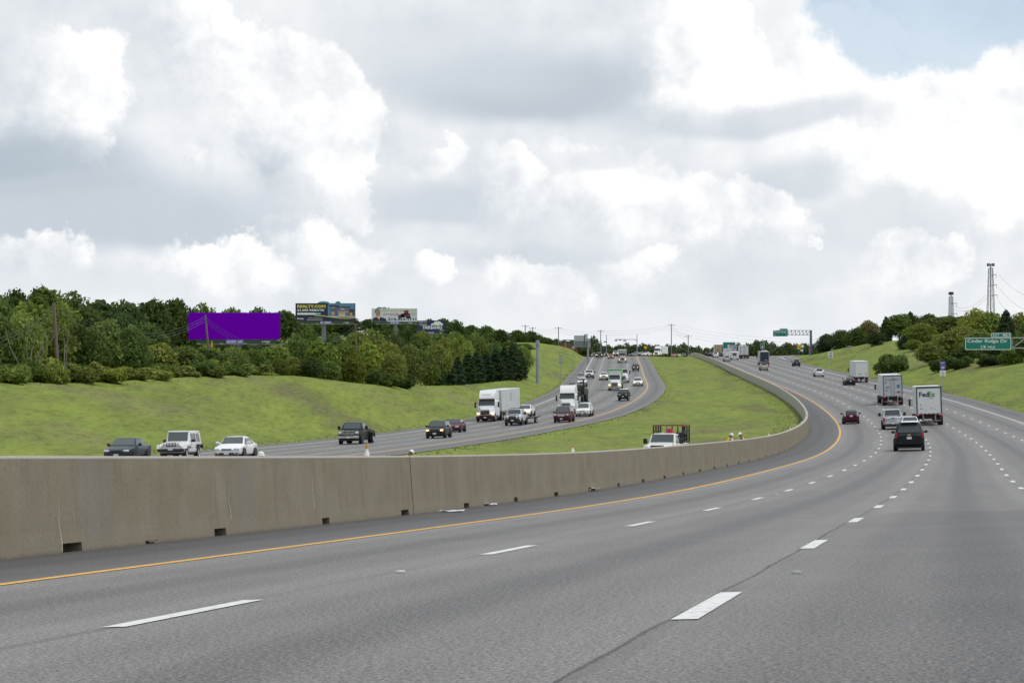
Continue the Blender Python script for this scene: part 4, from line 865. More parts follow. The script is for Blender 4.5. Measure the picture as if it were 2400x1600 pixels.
t = lorry('white lorry hauling a green military truck, behind the maroon SUV', place(opp, 1338, 970, 0, False, 2, off=-5.6)); MK = place(opp, 1338, 970, 0, False, 2, off=-5.6)
ce = tractor(t, 1.1, (.74, .75, .75), roof=3.9, W=2.5, lights=False)
fb = part('flatbed', MB().box((0, -11.5, 1.15), (2.55, 12.5, .22), .03).box((0, -11.5, .9), (.9, 12, .3)), BLK, t); lorry_wheels(t, [-4.6, -5.9, -16, -17.3], 2.5, dual=True)
OLIVE = mat('olive_drab', (.030, .042, .026), .7, vary=.25, scale=2)
m2 = MK @ Matrix.Translation((-.25, -8.6, 1.27)); q = thing('military_truck', 'dark green military truck riding on the flatbed lorry', 'military truck', m2)
part('cab', MB().box((0, -1.6, 1.75), (2.3, 1.9, 1.5), .12), OLIVE, q, 40); part('hood', MB().box((0, .2, 1.25), (1.5, 2.0, .75), .12), OLIVE, q, 40); part('windshield', MB().box((0, -.64, 2.05), (1.9, .04, .6), .02), GLASS, q)
part('cargo_bed', MB().box((0, -4.7, 1.5), (2.4, 4.0, .7), .05), OLIVE, q); part('canopy_bow', MB().path([(-1.1, -3, 1.8), (-1.1, -3, 2.7), (1.1, -3, 2.7), (1.1, -3, 1.8)], .05).path([(-1.1, -4.7, 1.8), (-1.1, -4.7, 2.7), (1.1, -4.7, 2.7), (1.1, -4.7, 1.8)], .05), OLIVE, q)
part('exhaust_stack', MB().tube((-1.15, -.6, 1.5), (-1.15, -.6, 3.3), .11), BLK, q); part('beacon', MB().lathe([(.1, 0), (.1, .16), (.04, .2)], 'z', (.35, -1.0, 2.5), 12), mat('amber_beacon', (.5, .12, .02), .3), q)
for sgn in (-1, 1): part('grab_frame', MB().box((sgn * 1.22, -3.2, 1.4), (.16, 5.4, .6), .05), OLIVE, q)
for y in (.3, -3.9, -5.3):
    for sgn in (-1, 1): wheel(q, sgn * 1.05, y, .58, .36, OLIVE, sgn, .5)

t = lorry('white dump truck with pale green bed, biggest vehicle in the middle', place(opp, 1441, 915, 0, False, 0), 'dump_truck', 'dump truck'); ce = tractor(t, 1.1, (.76, .77, .77), bump=mat('dull_chrome', (.30, .33, .30), .35, .7), sleeper=False, high=False, lights=True)
LG = mat('pale_green', (.22, .46, .24), .5, vary=.1)
b = part('dump_bed', MB().box((0, -6.2, 2.55), (2.55, 5.6, 2.5), .06), WHT, t); part('tarp_roll', MB().tube((-1.3, -3.35, 3.86), (1.3, -3.35, 3.86), .17, n=12).box((0, -6.2, 3.86), (2.5, 5.5, .1)), LG, b, 40)
for sgn in (-1, 1): part('green_side', MB().box((sgn * 1.29, -6.1, 2.5), (.06, 5.5, 2.4)), LG, b)
lorry_wheels(t, [-6.3, -7.6], 2.5, dual=True)
t = lorry('white flatbed truck partly hidden behind the dump truck', place(opp, 1460, 898, 0, False, 3), 'flatbed_truck', 'truck'); ce = tractor(t, 1.1, (.72, .73, .74), sleeper=False, high=False, lights=False); part('flatbed', MB().box((0, -6, 1.3), (2.5, 6, .25)), BLK, t)
part('headache_rack', MB().box((0, -3.2, 2.2), (2.3, .1, 1.6)), GREYM, t); lorry_wheels(t, [-6.5], 2.5, dual=True)
t = lorry('grey dump truck with lit lamps climbing over the crest', place(opp, 1459, 850, 0, False, 0), 'dump_truck', 'dump truck'); ce = tractor(t, 1.1, (.40, .41, .40), sleeper=False, high=False)
b = part('dump_bed', MB().box((0, -6.2, 2.6), (2.5, 5.6, 2.3), .06), mat('bed_grey', (.42, .42, .40), .6, vary=.15), t); part('bed_rim', MB().box((0, -3.4, 3.75), (2.56, .2, .35), .03), WHT, b); lorry_wheels(t, [-6.3, -7.6], 2.5, dual=True)

# work truck hauling a car on a flat trailer
t, c = pickup('silver tow pickup pulling a flat trailer with a white car on it', place(opp, 1203, 997, 6.0, False), (.62, .64, .66), L=6.0, grille=BLK); TP = place(opp, 1203, 997, 6.0, False)
part('grille_guard', MB().path([(-.75, 3.08, .5), (-.75, 3.1, 1.25), (.75, 3.1, 1.25), (.75, 3.08, .5)], .04).box((0, 3.08, .8), (1.5, .06, .08)), BLK, t, 40)
part('headache_rack', MB().path([(-.9, -.25, 1.25), (-.8, -.4, 1.98), (.8, -.4, 1.98), (.9, -.25, 1.25)], .05), BLK, t)
tr = part('flat_trailer', MB().box((0, -8.0, .72), (2.45, 7.6, .18), .03).box((0, -3.9, .62), (.14, 1.4, .14)), BLK, t); part('trailer_edge', MB().box((0, -8.0, .80), (2.52, 7.7, .06)), GREYM, tr)
for y in (-8.3, -9.2):
    for sgn in (-1, 1): wheel(t, sgn * 1.08, y, .36, .24, ALU, sgn)
sedan('white car with amber lamp riding on the flat trailer', TP @ Matrix.Translation((0, -7.7, .81)), (.78, .78, .78), L=4.5, lights=True)

# side-on vehicles on the cross street behind the crest
def stand(x, Y):       # height of whatever one stands on there
    for rd, a, b in ((opp, O_L, O_R), (main, M_L, M_R)):
        X0, z, e, th, s_ = rd.atY(Y); o = (x - X0) / math.cos(th)
        if a <= o <= b: return z + o * e + .012
    return ground(x, Y) + .03
def side_on(u, v, Y, turn): p = at(u, v, Y); return T(p.x, p.y, stand(p.x, p.y), turn)
sedan('silver sedan side-on at the crossroads, left of three', side_on(1489, 833, 828, R(78)), (.42, .44, .46)); sedan('pale sedan side-on at the crossroads, middle of three', side_on(1503, 833.5, 832, R(82)), (.55, .56, .57)); sedan('white sedan with lit lamps at the crossroads, right of three', side_on(1516, 834, 826, R(150)), (.75, .75, .74), lights=True)
t = lorry('white semi crossing side-on behind the grassy crest', side_on(1541, 836, 835, R(163))); ce = tractor(t, 2.0, (.7, .72, .74), roof=3.6); part('cargo_box', MB().box((0, -6.4, 2.55), (2.5, 9, 2.7), .04), WBOX, t); lorry_wheels(t, [-3.5, -4.8, -9], 2.5, dual=True)
sedan('red car roof showing over the grassy crest by the barrier end', side_on(1580, 833.5, 846, R(172)), (.45, .04, .06)); sedan('lime green car roof over the crest beside the red one', side_on(1593, 833, 846, R(188)), (.35, .55, .06)); suv('dark SUV roof over the crest at the barrier end', side_on(1602, 834, 846, R(175)), (.06, .07, .08))

# parked work truck with a cage body in the median
p = at(1563, 1060, 160); M = T(p.x, p.y, ground(p.x, p.y), R(180 - 16))
t, c = pickup('white work truck with black cage body parked in the median', M, (.78, .79, .79), L=6.2, bedless=True)
cg = MB()
for x in (-1.0, 1.0):
    for y in (-.35, -1.1, -1.85, -2.6): cg.box((x, y, 1.85), (.09, .09, 1.15))
    cg.box((x, -1.5, 1.6), (.06, 2.4, .08)).box((x, -1.5, 2.05), (.06, 2.4, .08))
for x in (-.6, -.2, .2, .6): cg.box((x, -2.62, 1.85), (.07, .07, 1.15))
part('cage', cg, BLK, t); part('cage_top_rail', MB().box((0, -.35, 2.46), (2.1, .1, .09)).box((0, -2.62, 2.46), (2.1, .1, .09)).box((-1.0, -1.5, 2.46), (.1, 2.3, .09)).box((1.0, -1.5, 2.46), (.1, 2.3, .09)), mat('rusty_rail', (.24, .09, .06), .7), t)
part('aerial', MB().tube((.1, -.2, 1.9), (.1, -.2, 2.85), .02), CHR, t)
lb = MB()
for x in (-.6, -.2, .2, .6): lb.box((x, .95, 1.97), (.12, .08, .05))
part('roof_lamp', lb, AMB, t)
W4 = M @ Matrix.Translation((.1, -1.4, 1.3)); q = thing('safety_cover', 'red tarpaulin heap inside the cage of the work truck', 'tarpaulin', W4); part('cover', MB().loft([[(-.5, -.4, 0), (.5, -.4, 0), (.5, .4, 0), (-.5, .4, 0)], [(-.42, -.3, .5), (.4, -.34, .5), (.45, .3, .5), (-.4, .3, .5)], [(-.08, -.1, .95), (.12, -.1, .92), (.1, .1, .95), (-.1, .1, .93)]]), mat('red_cloth', (.42, .02, .06), .8), q)
q = thing('equipment_case', 'dark equipment pack beside the red tarpaulin in the cage', 'pack', M @ Matrix.Translation((-.6, -1.5, 1.3))); part('case', MB().box((0, 0, .35), (.7, .9, .7), .15), BLK, q, 40)

# ------------------------------------------------------------------ signs
SGREEN = mat('sign_green', (.0, .20, .148), .45, vary=.05); SBLUE = mat('sign_blue', (.005, .085, .42), .45); SYEL = mat('sign_yellow', (.78, .45, .0), .45)
def rrect(w, h, r, n=5):
    pts = []
    for cx, cz, a0 in ((w/2 - r, h/2 - r, 0), (-w/2 + r, h/2 - r, 90), (-w/2 + r, -h/2 + r, 180), (w/2 - r, -h/2 + r, 270)):
        for i in range(n + 1): a = R(a0 + 90 * i / n); pts.append((cx + r * math.cos(a), cz + r * math.sin(a)))
    return pts
def plate(name, w, h, m, parent, x=0, z=0, y=0.0, r=.0, t=.03, border=None):
    pts = rrect(w, h, max(r, .01)); pb = part(name, MB().poly([(a + x, b + z) for a, b in pts], y - t, y), m, parent)
    if border:
        o, i = rrect(w - .08, h - .08, max(r - .03, .01)), rrect(w - .08 - 2*border, h - .08 - 2*border, max(r - .06, .01)); n = len(o); mb = MB()
        mb.add([(a + x, y - t - .004, b + z) for a, b in o] + [(a + x, y - t - .004, b + z) for a, b in i], [(k, (k + 1) % n, n + (k + 1) % n, n + k) for k in range(n)]); part('sign_border', mb, WTXT, pb)
    return pb
def truss(mb, x0, x1, z0, z1, y, n, r=.05, dy=.6):
    for yy in (y, y + dy):
        mb.tube((x0, yy, z0), (x1, yy, z0), r, n=6).tube((x0, yy, z1), (x1, yy, z1), r, n=6); d = (x1 - x0) / n
        for i in range(n): mb.tube((x0 + d*i, yy, z0), (x0 + d*i, yy, z1), r*.7, n=5); mb.tube((x0 + d*i, yy, z0), (x0 + d*(i + 1), yy, z1), r*.7, n=5)
    return mb
# exit sign on a cantilever truss at the right
Y = 300.0; p = at(2316, 805.5, Y); t = thing('overhead_exit_sign', 'big green overhead exit sign with white lettering at far right', 'road sign', T(p.x, p.y, p.z)); px = Y / F
pb = plate('sign_panel', 109*px, 29.5*px, SGREEN, t, r=.22, border=.07); text('Cedar Ridge Dr', -49*px, 0.4*px, 94*px, 10.5*px, -.035, WTXT, pb); text('1/4', -17*px, -12*px, 11*px, 9*px, -.035, WTXT, pb); text('MILE', -1*px, -10.5*px, 17*px, 5.5*px, -.035, WTXT, pb)
pt = plate('exit_tab', 48*px, 11.5*px, SGREEN, t, x=30*px, z=20.3*px, r=.15, border=.06); text('EXIT', 11*px, 18*px, 15*px, 5*px, -.035, WTXT, pt); text('461', 33*px, 16.6*px, 17*px, 7.6*px, -.035, WTXT, pt)
part('sign_truss', truss(MB(), -2.2, 10.2, -.55, .75, .12, 7, .06, .7), STEEL, t); gx = p.x + 10.2; part('post', MB().tube((10.2, .5, ground(gx, Y) - p.z - .3), (10.2, .5, 1.0), .24, .2, 16), STEEL, t)
# sign on a truss at the exit near the crest
Y = 700.0; px = Y / F; p = at(1829, 780.5, Y); t = thing('overhead_exit_sign', 'green exit sign on a long grey truss above the crest', 'road sign', T(p.x, p.y, p.z))
pb = plate('sign_panel', 34.5*px, 14*px, SGREEN, t, r=.1, border=.05, z=-.8*px); text('Cedar Ridge', -14*px, -.2*px, 28*px, 4.6*px, -.035, WTXT, pb); text('Dr', -14.5*px, -6.5*px, 4.6*px, 3*px, -.035, WTXT, pb)
part('arrow', MB().poly([(13*px, -6.5*px), (15*px, -6.5*px), (15*px, -4.5*px), (14.4*px, -4*px), (16*px, -3*px), (16*px, -5*px)], -.04, -.035), WTXT, pb); pt = plate('exit_tab', 18*px, 4.4*px, SGREEN, t, x=7.6*px, z=8.6*px, r=.08); text('EXIT 461', 0*px, 7.4*px, 15*px, 2.3*px, -.035, WTXT, pt)
part('sign_truss', truss(MB(), -8*px, 71*px, -4.3*px, 6.6*px, .1, 9, .07, .8), STEEL, t); gx = p.x + 72*px; part('post', MB().tube((72*px, .5, ground(gx, Y) - p.z - .3), (72*px, .5, 7.2*px), .42, .34, 16), mat('blue_grey_post', (.13, .16, .21), .5, vary=.1), t)
def pole_sign(label, u, v0, Y, build, cat='road sign', posts=1, gap=.0, name='road_sign'):
    p = at(u, v0, Y); t = thing(name, label, cat, T(p.x, p.y, p.z)); build(t, Y / F); pm = MB()
    for k in range(posts): xx = (k - (posts - 1)/2) * gap; pm.tube((xx, .03, ground(p.x + xx, Y) - p.z - .2), (xx, .03, .3), .045, n=8)
    part('post', pm, STEEL, t); return t
def b1(t, px):
    pb = plate('direction_plate', 14.5*px, 6.6*px, SBLUE, t, z=12.8*px, r=.04); text('EAST', -4.6*px, 11*px, 9.2*px, 3.4*px, -.035, WTXT, pb)
    w = 6.9*px; s = part('route_shield', MB().poly([(-w, 9*px), (-w*.55, 8.7*px), (0, 9.1*px), (w*.55, 8.7*px), (w, 9*px), (w, 4*px), (w*.8, .5*px), (w*.35, -2.6*px), (0, -3.9*px), (-w*.35, -2.6*px), (-w*.8, .5*px), (-w, 4*px)], -.03, 0), SBLUE, t)
    part('red_band', MB().box((0, -.034, 7.4*px), (w*1.9, .008, 2.4*px)), mat('sign_red', (.50, .09, .09), .5), s); text('20', -4.2*px, -1.0*px, 8.4*px, 5.6*px, -.035, WTXT, s)
    q = plate('cargo_plate', 14*px, 12.6*px, WTXT, t, z=-11*px, r=.05); d = 5.9*px; o = [(-d, 0), (0, -d), (d, 0), (0, d)]; i = [(a*.84, b*.84) for a, b in o]
    part('green_diamond', MB().add([(a, -.036, b - 11*px) for a, b in o] + [(a, -.036, b - 11*px) for a, b in i], [(k, (k + 1) % 4, 4 + (k + 1) % 4, 4 + k) for k in range(4)]), SGREEN, q); text('HC', -2.4*px, -12.2*px, 4.8*px, 2.6*px, -.035, BLK, q)
pole_sign('blue interstate shield over a white plate on the right verge', 2209.5, 863, 345, b1)
def b2(t, px): q = plate('sign_plate', 11*px, 14*px, WTXT, t, r=.06); text('SPEED', -4*px, 3.5*px, 8*px, 2*px, -.035, BLK, q); text('LIMIT', -4*px, .8*px, 8*px, 2*px, -.035, BLK, q); text('60', -3.6*px, -5.6*px, 7.2*px, 5*px, -.035, BLK, q)
pole_sign('white speed limit sign by the dark junipers on the right', 1946.5, 831, 600, b2)
def b3(t, px): q = plate('sign_plate', 8.6*px, 9.8*px, SYEL, t, r=.06); part('arrow_mark', MB().box((0, -.036, -.5*px), (3*px, .006, 2*px)), BLK, q); plate('lower_plate', 3.6*px, 7*px, SGREEN, t, z=-9*px, r=.03)
pole_sign('yellow advisory sign on the exit gore left of the truss post', 1872.5, 813, 740, b3)
def b3b(t, px): plate('sign_plate', 6*px, 6*px, WTXT, t, r=.05); plate('lower_plate', 6*px, 4.5*px, WTXT, t, x=-1.5*px, z=-10*px, r=.03)
pole_sign('small white sign pair just right of the yellow advisory sign', 1881, 811, 780, b3b)
def b3c(t, px): plate('sign_plate', 3*px, 4*px, mat('sign_bright_red', (.6, .05, .04), .5), t, r=.05)
pole_sign('tiny red sign against the far trees left of the truss post', 1896.5, 818.5, 860, b3c)
def b4(t, px): plate('sign_panel', 29.5*px, 22*px, SGREEN, t, r=.2, border=.08)
pole_sign('green guide sign half hidden by the pack of lorries', 1709, 812.5, 840, b4, posts=2, gap=3)
def b5(t, px): q = plate('sign_plate', 9.6*px, 13*px, SGREEN, t, r=.1, border=.05); part('arrow_mark', MB().box((0, -.036, -2*px), (2*px, .006, 5*px)), WTXT, q)
pole_sign('narrow green exit sign behind the dark-backed truck', 1787, 811, 830, b5)
def b6(t, px): plate('sign_plate', 6.4*px, 6.4*px, SYEL, t, r=.1).rotation_euler = (0, R(45), 0)
pole_sign('yellow diamond warning sign past the crest of the oncoming road', 1513, 814, 830, b6)
# signs seen from behind beside the oncoming carriageway
def b7(t, px):
    for z, h in ((8.5*px, 4*px), (1.5*px, 4*px), (-6.5*px, 7.5*px)): plate('sign_plate', 9*px, h, STEEL, t, z=z, r=.04)
pole_sign('stack of three sign backs on a thin post on the left bank', 1314, 843, 520, b7)
def b8(t, px): plate('sign_plate', 6*px, 6*px, mat('sign_back', (.40, .41, .40), .6), t, r=.04); plate('lower_plate', 3*px, 4*px, mat('sign_back', (.40, .41, .40), .6), t, z=-16*px)
pole_sign('small square sign back on a post below the gantry', 1343.5, 814.5, 620, b8)
# gantry seen from behind
Y = 700.0; px = Y / F; p = at(1364, 800, Y); t = thing('sign_gantry', 'steel gantry with large blank sign backs over the far oncoming road', 'sign gantry', T(p.x, p.y, p.z)); SB = mat('sign_back_pale', (.42, .46, .50), .5, vary=.06)
pb = plate('sign_panel', 25*px, 28*px, SB, t, x=-6*px, z=0, y=.0); plate('sign_panel', 8.5*px, 31*px, SB, t, x=9*px, z=1.5*px); plate('sign_panel', 5*px, 22*px, SB, t, x=17*px, z=-4*px)
part('sign_truss', truss(MB(), -20*px, 18*px, -13*px, .5*px, -.9, 5, .09, .7), GREYM, t); part('mast_arm', MB().tube((-46*px, -.5, 3.5*px), (-20*px, -.5, 3.2*px), .14, n=8), STEEL, t)
gp = ground(p.x + 12*px, Y) - p.z; part('post', MB().tube((14*px, -.5, gp - .5), (14*px, -.5, 6*px), .3, n=12), STEEL, t)
# heavy steel pole at the left verge
Y = 470.0; p = at(1260, 887, Y); z = ground(p.x, Y); t = thing('steel_sign_pole', 'thick galvanised steel pole standing alone on the left bank', 'pole', T(p.x, p.y, z)); ztop = (VH - 797) / F * Y - z
part('shaft', MB().tube((0, 0, -.3), (0, 0, ztop), .34, .30, 18), STEEL, t, 40); part('collar', MB().tube((0, 0, ztop - 1.25), (0, 0, ztop - 1.1), .40, .40, 18), GREYM, t, 40); part('base_plate', MB().lathe([(.6, -.1), (.6, .08), (.42, .1)], n=18), STEEL, t); part('top_sleeve', MB().tube((0, 0, ztop - 1.0), (0, 0, ztop + .0), .36, .36, 18), mat('sleeve_blue_grey', (.26, .31, .38), .5), t, 40)
part('hand_hole', MB().box((-.33, -.05, 1.3), (.1, .2, .3), .03), BLK, t)

# ------------------------------------------------------------------ billboards
PURPLE = mat('purple_sheet', (.195, .0, .56), .9, spec=.05); DKG = mat('dark_green_apron', (.045, .075, .03), .6, vary=.1); NAVY = mat('navy_sheet', (.012, .02, .055), .5)
def billboard(label, u0, u1, v0, v1, Y, face, turn=0.0, depth=.5, pole_v=None, skinny=False, pole_u=.5):
    p = at((u0 + u1)/2, (v0 + v1)/2, Y); px = Y / F; w, h = (u1 - u0)*px / math.cos(turn), (v1 - v0)*px; t = thing('billboard', label, 'billboard', T(p.x, p.y, p.z, turn))
    f = part('face', MB().box((0, .06, 0), (w, .12, h)), face, t); ap = part('apron', MB().box((.02*w, .1, -h/2 - h*.09), (w*.86, .1, h*.17)), DKG, t)
    text('OUTFRONT', -.08*w, -h/2 - h*.135, w*.17, h*.09, .045, WTXT, ap); part('logo_plate', MB().box((.005*w, .047, -h/2 - h*.09), (w*.19, .01, h*.145)), mat('lilac_plate', (.25, .22, .55), .5), ap); text('3-7029', .30*w, -h/2 - h*.12, w*.09, h*.06, .045, WTXT, ap)
    cw = MB(); cw.box((.06*w, -.55, -h/2 - h*.2), (w*.92, .9, .07)).tube((-.4*w, -1.0, -h/2 - h*.2), (.55*w, -1.0, -h/2 - h*.2), .06)
    part('catwalk', cw, GREYM, t); lm = MB()
    for x in (-.38, -.13, .13, .37): lm.box((x*w, -1.1, -h/2 - h*.17), (.5, .3, .2)).tube((x*w, 0, -h/2 - h*.2), (x*w, -1.1, -h/2 - h*.18), .04)
    part('floodlight', lm, STEEL, t); bk = MB()
    for x in np.linspace(-.45, .45, 7): bk.box((x*w, .3, -h*.05), (.16, .3, h*1.1))
    part('back_frame', bk, BLK, t); gx = p.x + (pole_u - .5) * w; gz = ground(gx, Y) - p.z
    part('pole', MB().tube(((pole_u - .5)*w, .5, gz - .5), ((pole_u - .5)*w, .5, -h/2 - .1), .55, .5, 18), mat('pole_grey_blue', (.17, .20, .25), .5, vary=.12), t, 40)
    return t, f, w, h
t, f, w, h = billboard('large plain purple billboard behind the leaning utility pole', 441.5, 656.5, 732.5, 795, 374, PURPLE, pole_u=.53)
def rect(f, x0, z0, x1, z1, m, y=-.004, name='printed_panel'): return part(name, MB().box(((x0 + x1)/2, y, (z0 + z1)/2), (x1 - x0, .008, z1 - z0)), m, f)
t, f, w, h = billboard('navy realty billboard with yellow heading and a lit house', 692.5, 833, 710.5, 752, 540, NAVY, pole_u=.47)
text('REALTY.COM', -.47*w, .24*h, .47*w, .17*h, 0, YTXT, f); text('$1,000 REBATE!', -.47*w, .03*h, .45*w, .14*h, 0, WTXT, f); rect(f, -.47*w, -.15*h, -.17*w, -.04*h, WTXT); rect(f, -.17*w, -.15*h, -.08*w, -.04*h, mat('sky_blue_print', (.20, .50, .72), .5))
text('Realty', -.47*w, -.43*h, .11*w, .11*h, 0, WTXT, f); text('Have a 10 year track', -.28*w, -.36*h, .26*w, .055*h, 0, WTXT, f); rect(f, -.31*w, -.45*h, .03*w, -.41*h, mat('pale_print', (.4, .42, .44), .5))
rect(f, .04*w, -.28*h, .49*w, .49*h, mat('dusk_sky_print', (.10, .25, .42), .5)); hs = -.009
rect(f, .08*w, -.22*h, .20*w, .34*h, mat('house_slate', (.10, .13, .25), .5), hs); rect(f, .20*w, -.22*h, .40*w, .28*h, mat('house_blue', (.13, .16, .30), .5), hs); rect(f, .40*w, -.22*h, .48*w, .16*h, mat('house_dark', (.07, .05, .05), .5), hs)
rect(f, .06*w, .32*h, .22*w, .39*h, mat('roof_print', (.03, .025, .03), .5), -.014); rect(f, .19*w, .25*h, .42*w, .31*h, mat('roof_print', (.03, .025, .03), .5), -.014); rect(f, .39*w, .12*h, .49*w, .17*h, mat('roof_print', (.03, .025, .03), .5), -.014)
WARM = mat('warm_window_print', (.60, .36, .16), .5); rect(f, .10*w, -.16*h, .15*w, .02*h, WARM, -.014); rect(f, .25*w, .12*h, .32*w, .22*h, WARM, -.014); rect(f, .11*w, .22*h, .15*w, .28*h, WARM, -.014); rect(f, .21*w, -.02*h, .38*w, .04*h, WARM, -.014); rect(f, .22*w, -.22*h, .33*w, -.05*h, mat('garage_print', (.55, .47, .36), .5), -.014); rect(f, .41*w, -.2*h, .45*w, -.03*h, WARM, -.014); rect(f, .06*w, -.28*h, .49*w, -.22*h, mat('drive_print', (.6, .55, .52), .5), -.014)
pts = [(-.18, -.17), (-.05, -.19), (.1, -.26), (.25, -.33), (.38, -.34), (.49, -.30)]; mb = MB(); mb.add([(a*w, -.02, b*h) for a, b in pts] + [(a*w, -.02, (b - .035)*h) for a, b in pts], [(i, i + 1, 7 + i, 6 + i) for i in range(5)]); part('yellow_swoosh', mb, YTXT, f)
mb = MB(); pts2 = [(-.05, -.225), (.1, -.295), (.25, -.365), (.38, -.375), (.49, -.335), (.49, -.49), (-.05, -.49)]; mb.add([(a*w, -.018, b*h) for a, b in pts2], [tuple(range(7))]); part('navy_footer', mb, NAVY, f)
TEAL = mat('teal_cutout', (.10, .30, .36), .5)
def dome(t, x, z, r, k, m): part('cutout', MB().poly([(x + r*math.cos(a), z + r*k*math.sin(a)) for a in np.linspace(0, math.pi, 13)], -.05, .05), m, t)
dome(t, -.03*w, .5*h, .10*w, .33, TEAL); dome(t, .21*w, .5*h, .045*w, .75, TEAL)
t, f, w, h = billboard('white lawyer billboard with a suited man and a red truck', 871, 978, 722.5, 753.5, 700, mat('pale_sheet', (.62, .68, .74), .5), pole_u=.52)
SKIN = mat('printed_skin', (.42, .24, .17), .5); part('portrait_face', MB().poly([(-.36*w + .055*w*math.cos(a), .14*h + .27*h*math.sin(a)) for a in np.linspace(0, 2*math.pi, 19)[:-1]], -.012, 0), SKIN, f); part('portrait_hair', MB().poly([(-.37*w + .062*w*math.cos(a), .24*h + .22*h*math.sin(a)) for a in np.linspace(.2, math.pi + .3, 12)], -.008, 0), mat('printed_hair', (.07, .045, .035), .5), f)
ft = MB(); ft.box((-.378*w, -.016, .17*h), (.018*w, .006, .03*h)).box((-.342*w, -.016, .17*h), (.018*w, .006, .03*h)).box((-.36*w, -.016, .02*h), (.03*w, .006, .02*h)).box((-.36*w, -.016, .1*h), (.01*w, .006, .07*h)); part('portrait_features', ft, mat('printed_shade', (.16, .08, .06), .5), f)
part('portrait_suit', MB().poly([(-.49*w, -.49*h), (-.48*w, -.28*h), (-.40*w, -.14*h), (-.31*w, -.14*h), (-.19*w, -.28*h), (-.16*w, -.49*h)], -.01, 0), mat('printed_suit', (.02, .025, .035), .5), f); part('portrait_shirt', MB().poly([(-.385*w, -.14*h), (-.32*w, -.14*h), (-.335*w, -.46*h)], -.016, 0), WTXT, f); part('portrait_tie', MB().poly([(-.365*w, -.2*h), (-.34*w, -.2*h), (-.325*w, -.47*h), (-.35*w, -.47*h)], -.02, 0), INKR, f)
text('Injured by a Big Truck?', -.28*w, .24*h, .75*w, .18*h, 0, mat('gold_print', (.62, .42, .03), .5), f); text('JIM', -.25*w, -.06*h, .13*w, .2*h, 0, INKD, f); text('ADLER', -.11*w, -.06*h, .2*w, .2*h, 0, INKR, f); text('214-333-1111', -.14*w, -.42*h, .62*w, .2*h, 0, INKN, f)
tk = MB(); tk.box((.24*w, -.006, -.02*h), (.2*w, .012, .28*h)).box((.15*w, -.006, -.08*h), (.14*w, .012, .2*h)).box((.26*w, -.006, .2*h), (.10*w, .012, .3*h)); part('printed_truck', tk, mat('printed_truck_red', (.17, .035, .04), .5), f); rect(f, .34*w, -.06*h, .49*w, .2*h, mat('printed_tank', (.5, .54, .58), .5), -.012); tw = MB()
for x in (.12, .28, .33): tw.lathe([(.03*w, -.02), (.03*w, 0)], 'y', (x*w, 0, -.18*h), 14)
part('printed_wheels', tw, BLK, f); dome(t, -.33*w, .5*h, .06*w, .5, TEAL); dome(t, -.22*w, .5*h, .05*w, .6, TEAL); dome(t, -.13*w, .5*h, .022*w, 1.0, TEAL)
t, f, w, h = billboard('navy car dealer billboard with a white car drawing, farthest right', 977, 1043, 751, 777, 760, mat('dealer_navy', (.015, .025, .09), .5), pole_u=.5)
text('FAIRBANKS', -.28*w, -.27*h, .68*w, .3*h, 0, WTXT, f); text('Chuck', -.40*w, .04*h, .26*w, .22*h, 0, WTXT, f); text("WE'RE NOT", -.47*w, .34*h, .34*w, .10*h, 0, WTXT, f)
part('car_drawing', MB().poly([(.0*w, .06*h), (.01*w, .2*h), (.09*w, .27*h), (.16*w, .42*h), (.32*w, .43*h), (.38*w, .27*h), (.43*w, .2*h), (.42*w, .06*h), (.36*w, .06*h), (.33*w, .16*h), (.29*w, .06*h), (.14*w, .06*h), (.11*w, .16*h), (.07*w, .06*h)], -.01, 0), WTXT, f); rect(f, .3*w, -.42*h, .46*w, -.34*h, mat('gold_logo', (.45, .36, .22), .5)); rect(f, -.1*w, -.40*h, .2*w, -.36*h, INKB)

# ------------------------------------------------------------------ trees
def leaf_mat():
    m = bpy.data.materials.new('foliage'); m.use_nodes = True; nt = m.node_tree; X.nt = nt; nt.nodes.clear()
    oi = nt.nodes.new('ShaderNodeObjectInfo'); ge = nt.nodes.new('ShaderNodeNewGeometry'); tc = nt.nodes.new('ShaderNodeTexCoord')
    k = X(ge.outputs['Random Per Island']) * .75 + .62; n = X(noise(nt, tc.outputs['Object'], .55, 2)); k = k * (n * .9 + .55)
    sc = nt.nodes.new('ShaderNodeVectorMath'); sc.operation = 'SCALE'; nt.links.new(oi.outputs['Color'], sc.inputs[0]); nt.links.new(k.k, sc.inputs['Scale'])
    c = mixc(nt, X(ge.outputs['Random Per Island']).step(.72, 1.0) * .30, sc.outputs[0], (.16, .17, .035))
    d = nt.nodes.new('ShaderNodeBsdfDiffuse'); t = nt.nodes.new('ShaderNodeBsdfTranslucent'); nt.links.new(c, d.inputs[0]); nt.links.new(c, t.inputs[0])
    mx = nt.nodes.new('ShaderNodeMixShader'); mx.inputs[0].default_value = .38; nt.links.new(d.outputs[0], mx.inputs[1]); nt.links.new(t.outputs[0], mx.inputs[2])
    o = nt.nodes.new('ShaderNodeOutputMaterial'); nt.links.new(mx.outputs[0], o.inputs[0]); return m
LEAF = leaf_mat(); BARK = mat('bark', (.085, .07, .055), .9, vary=.35, scale=6); PALEBARK = mat('pale_bark', (.19, .17, .145), .9, vary=.25, scale=5)
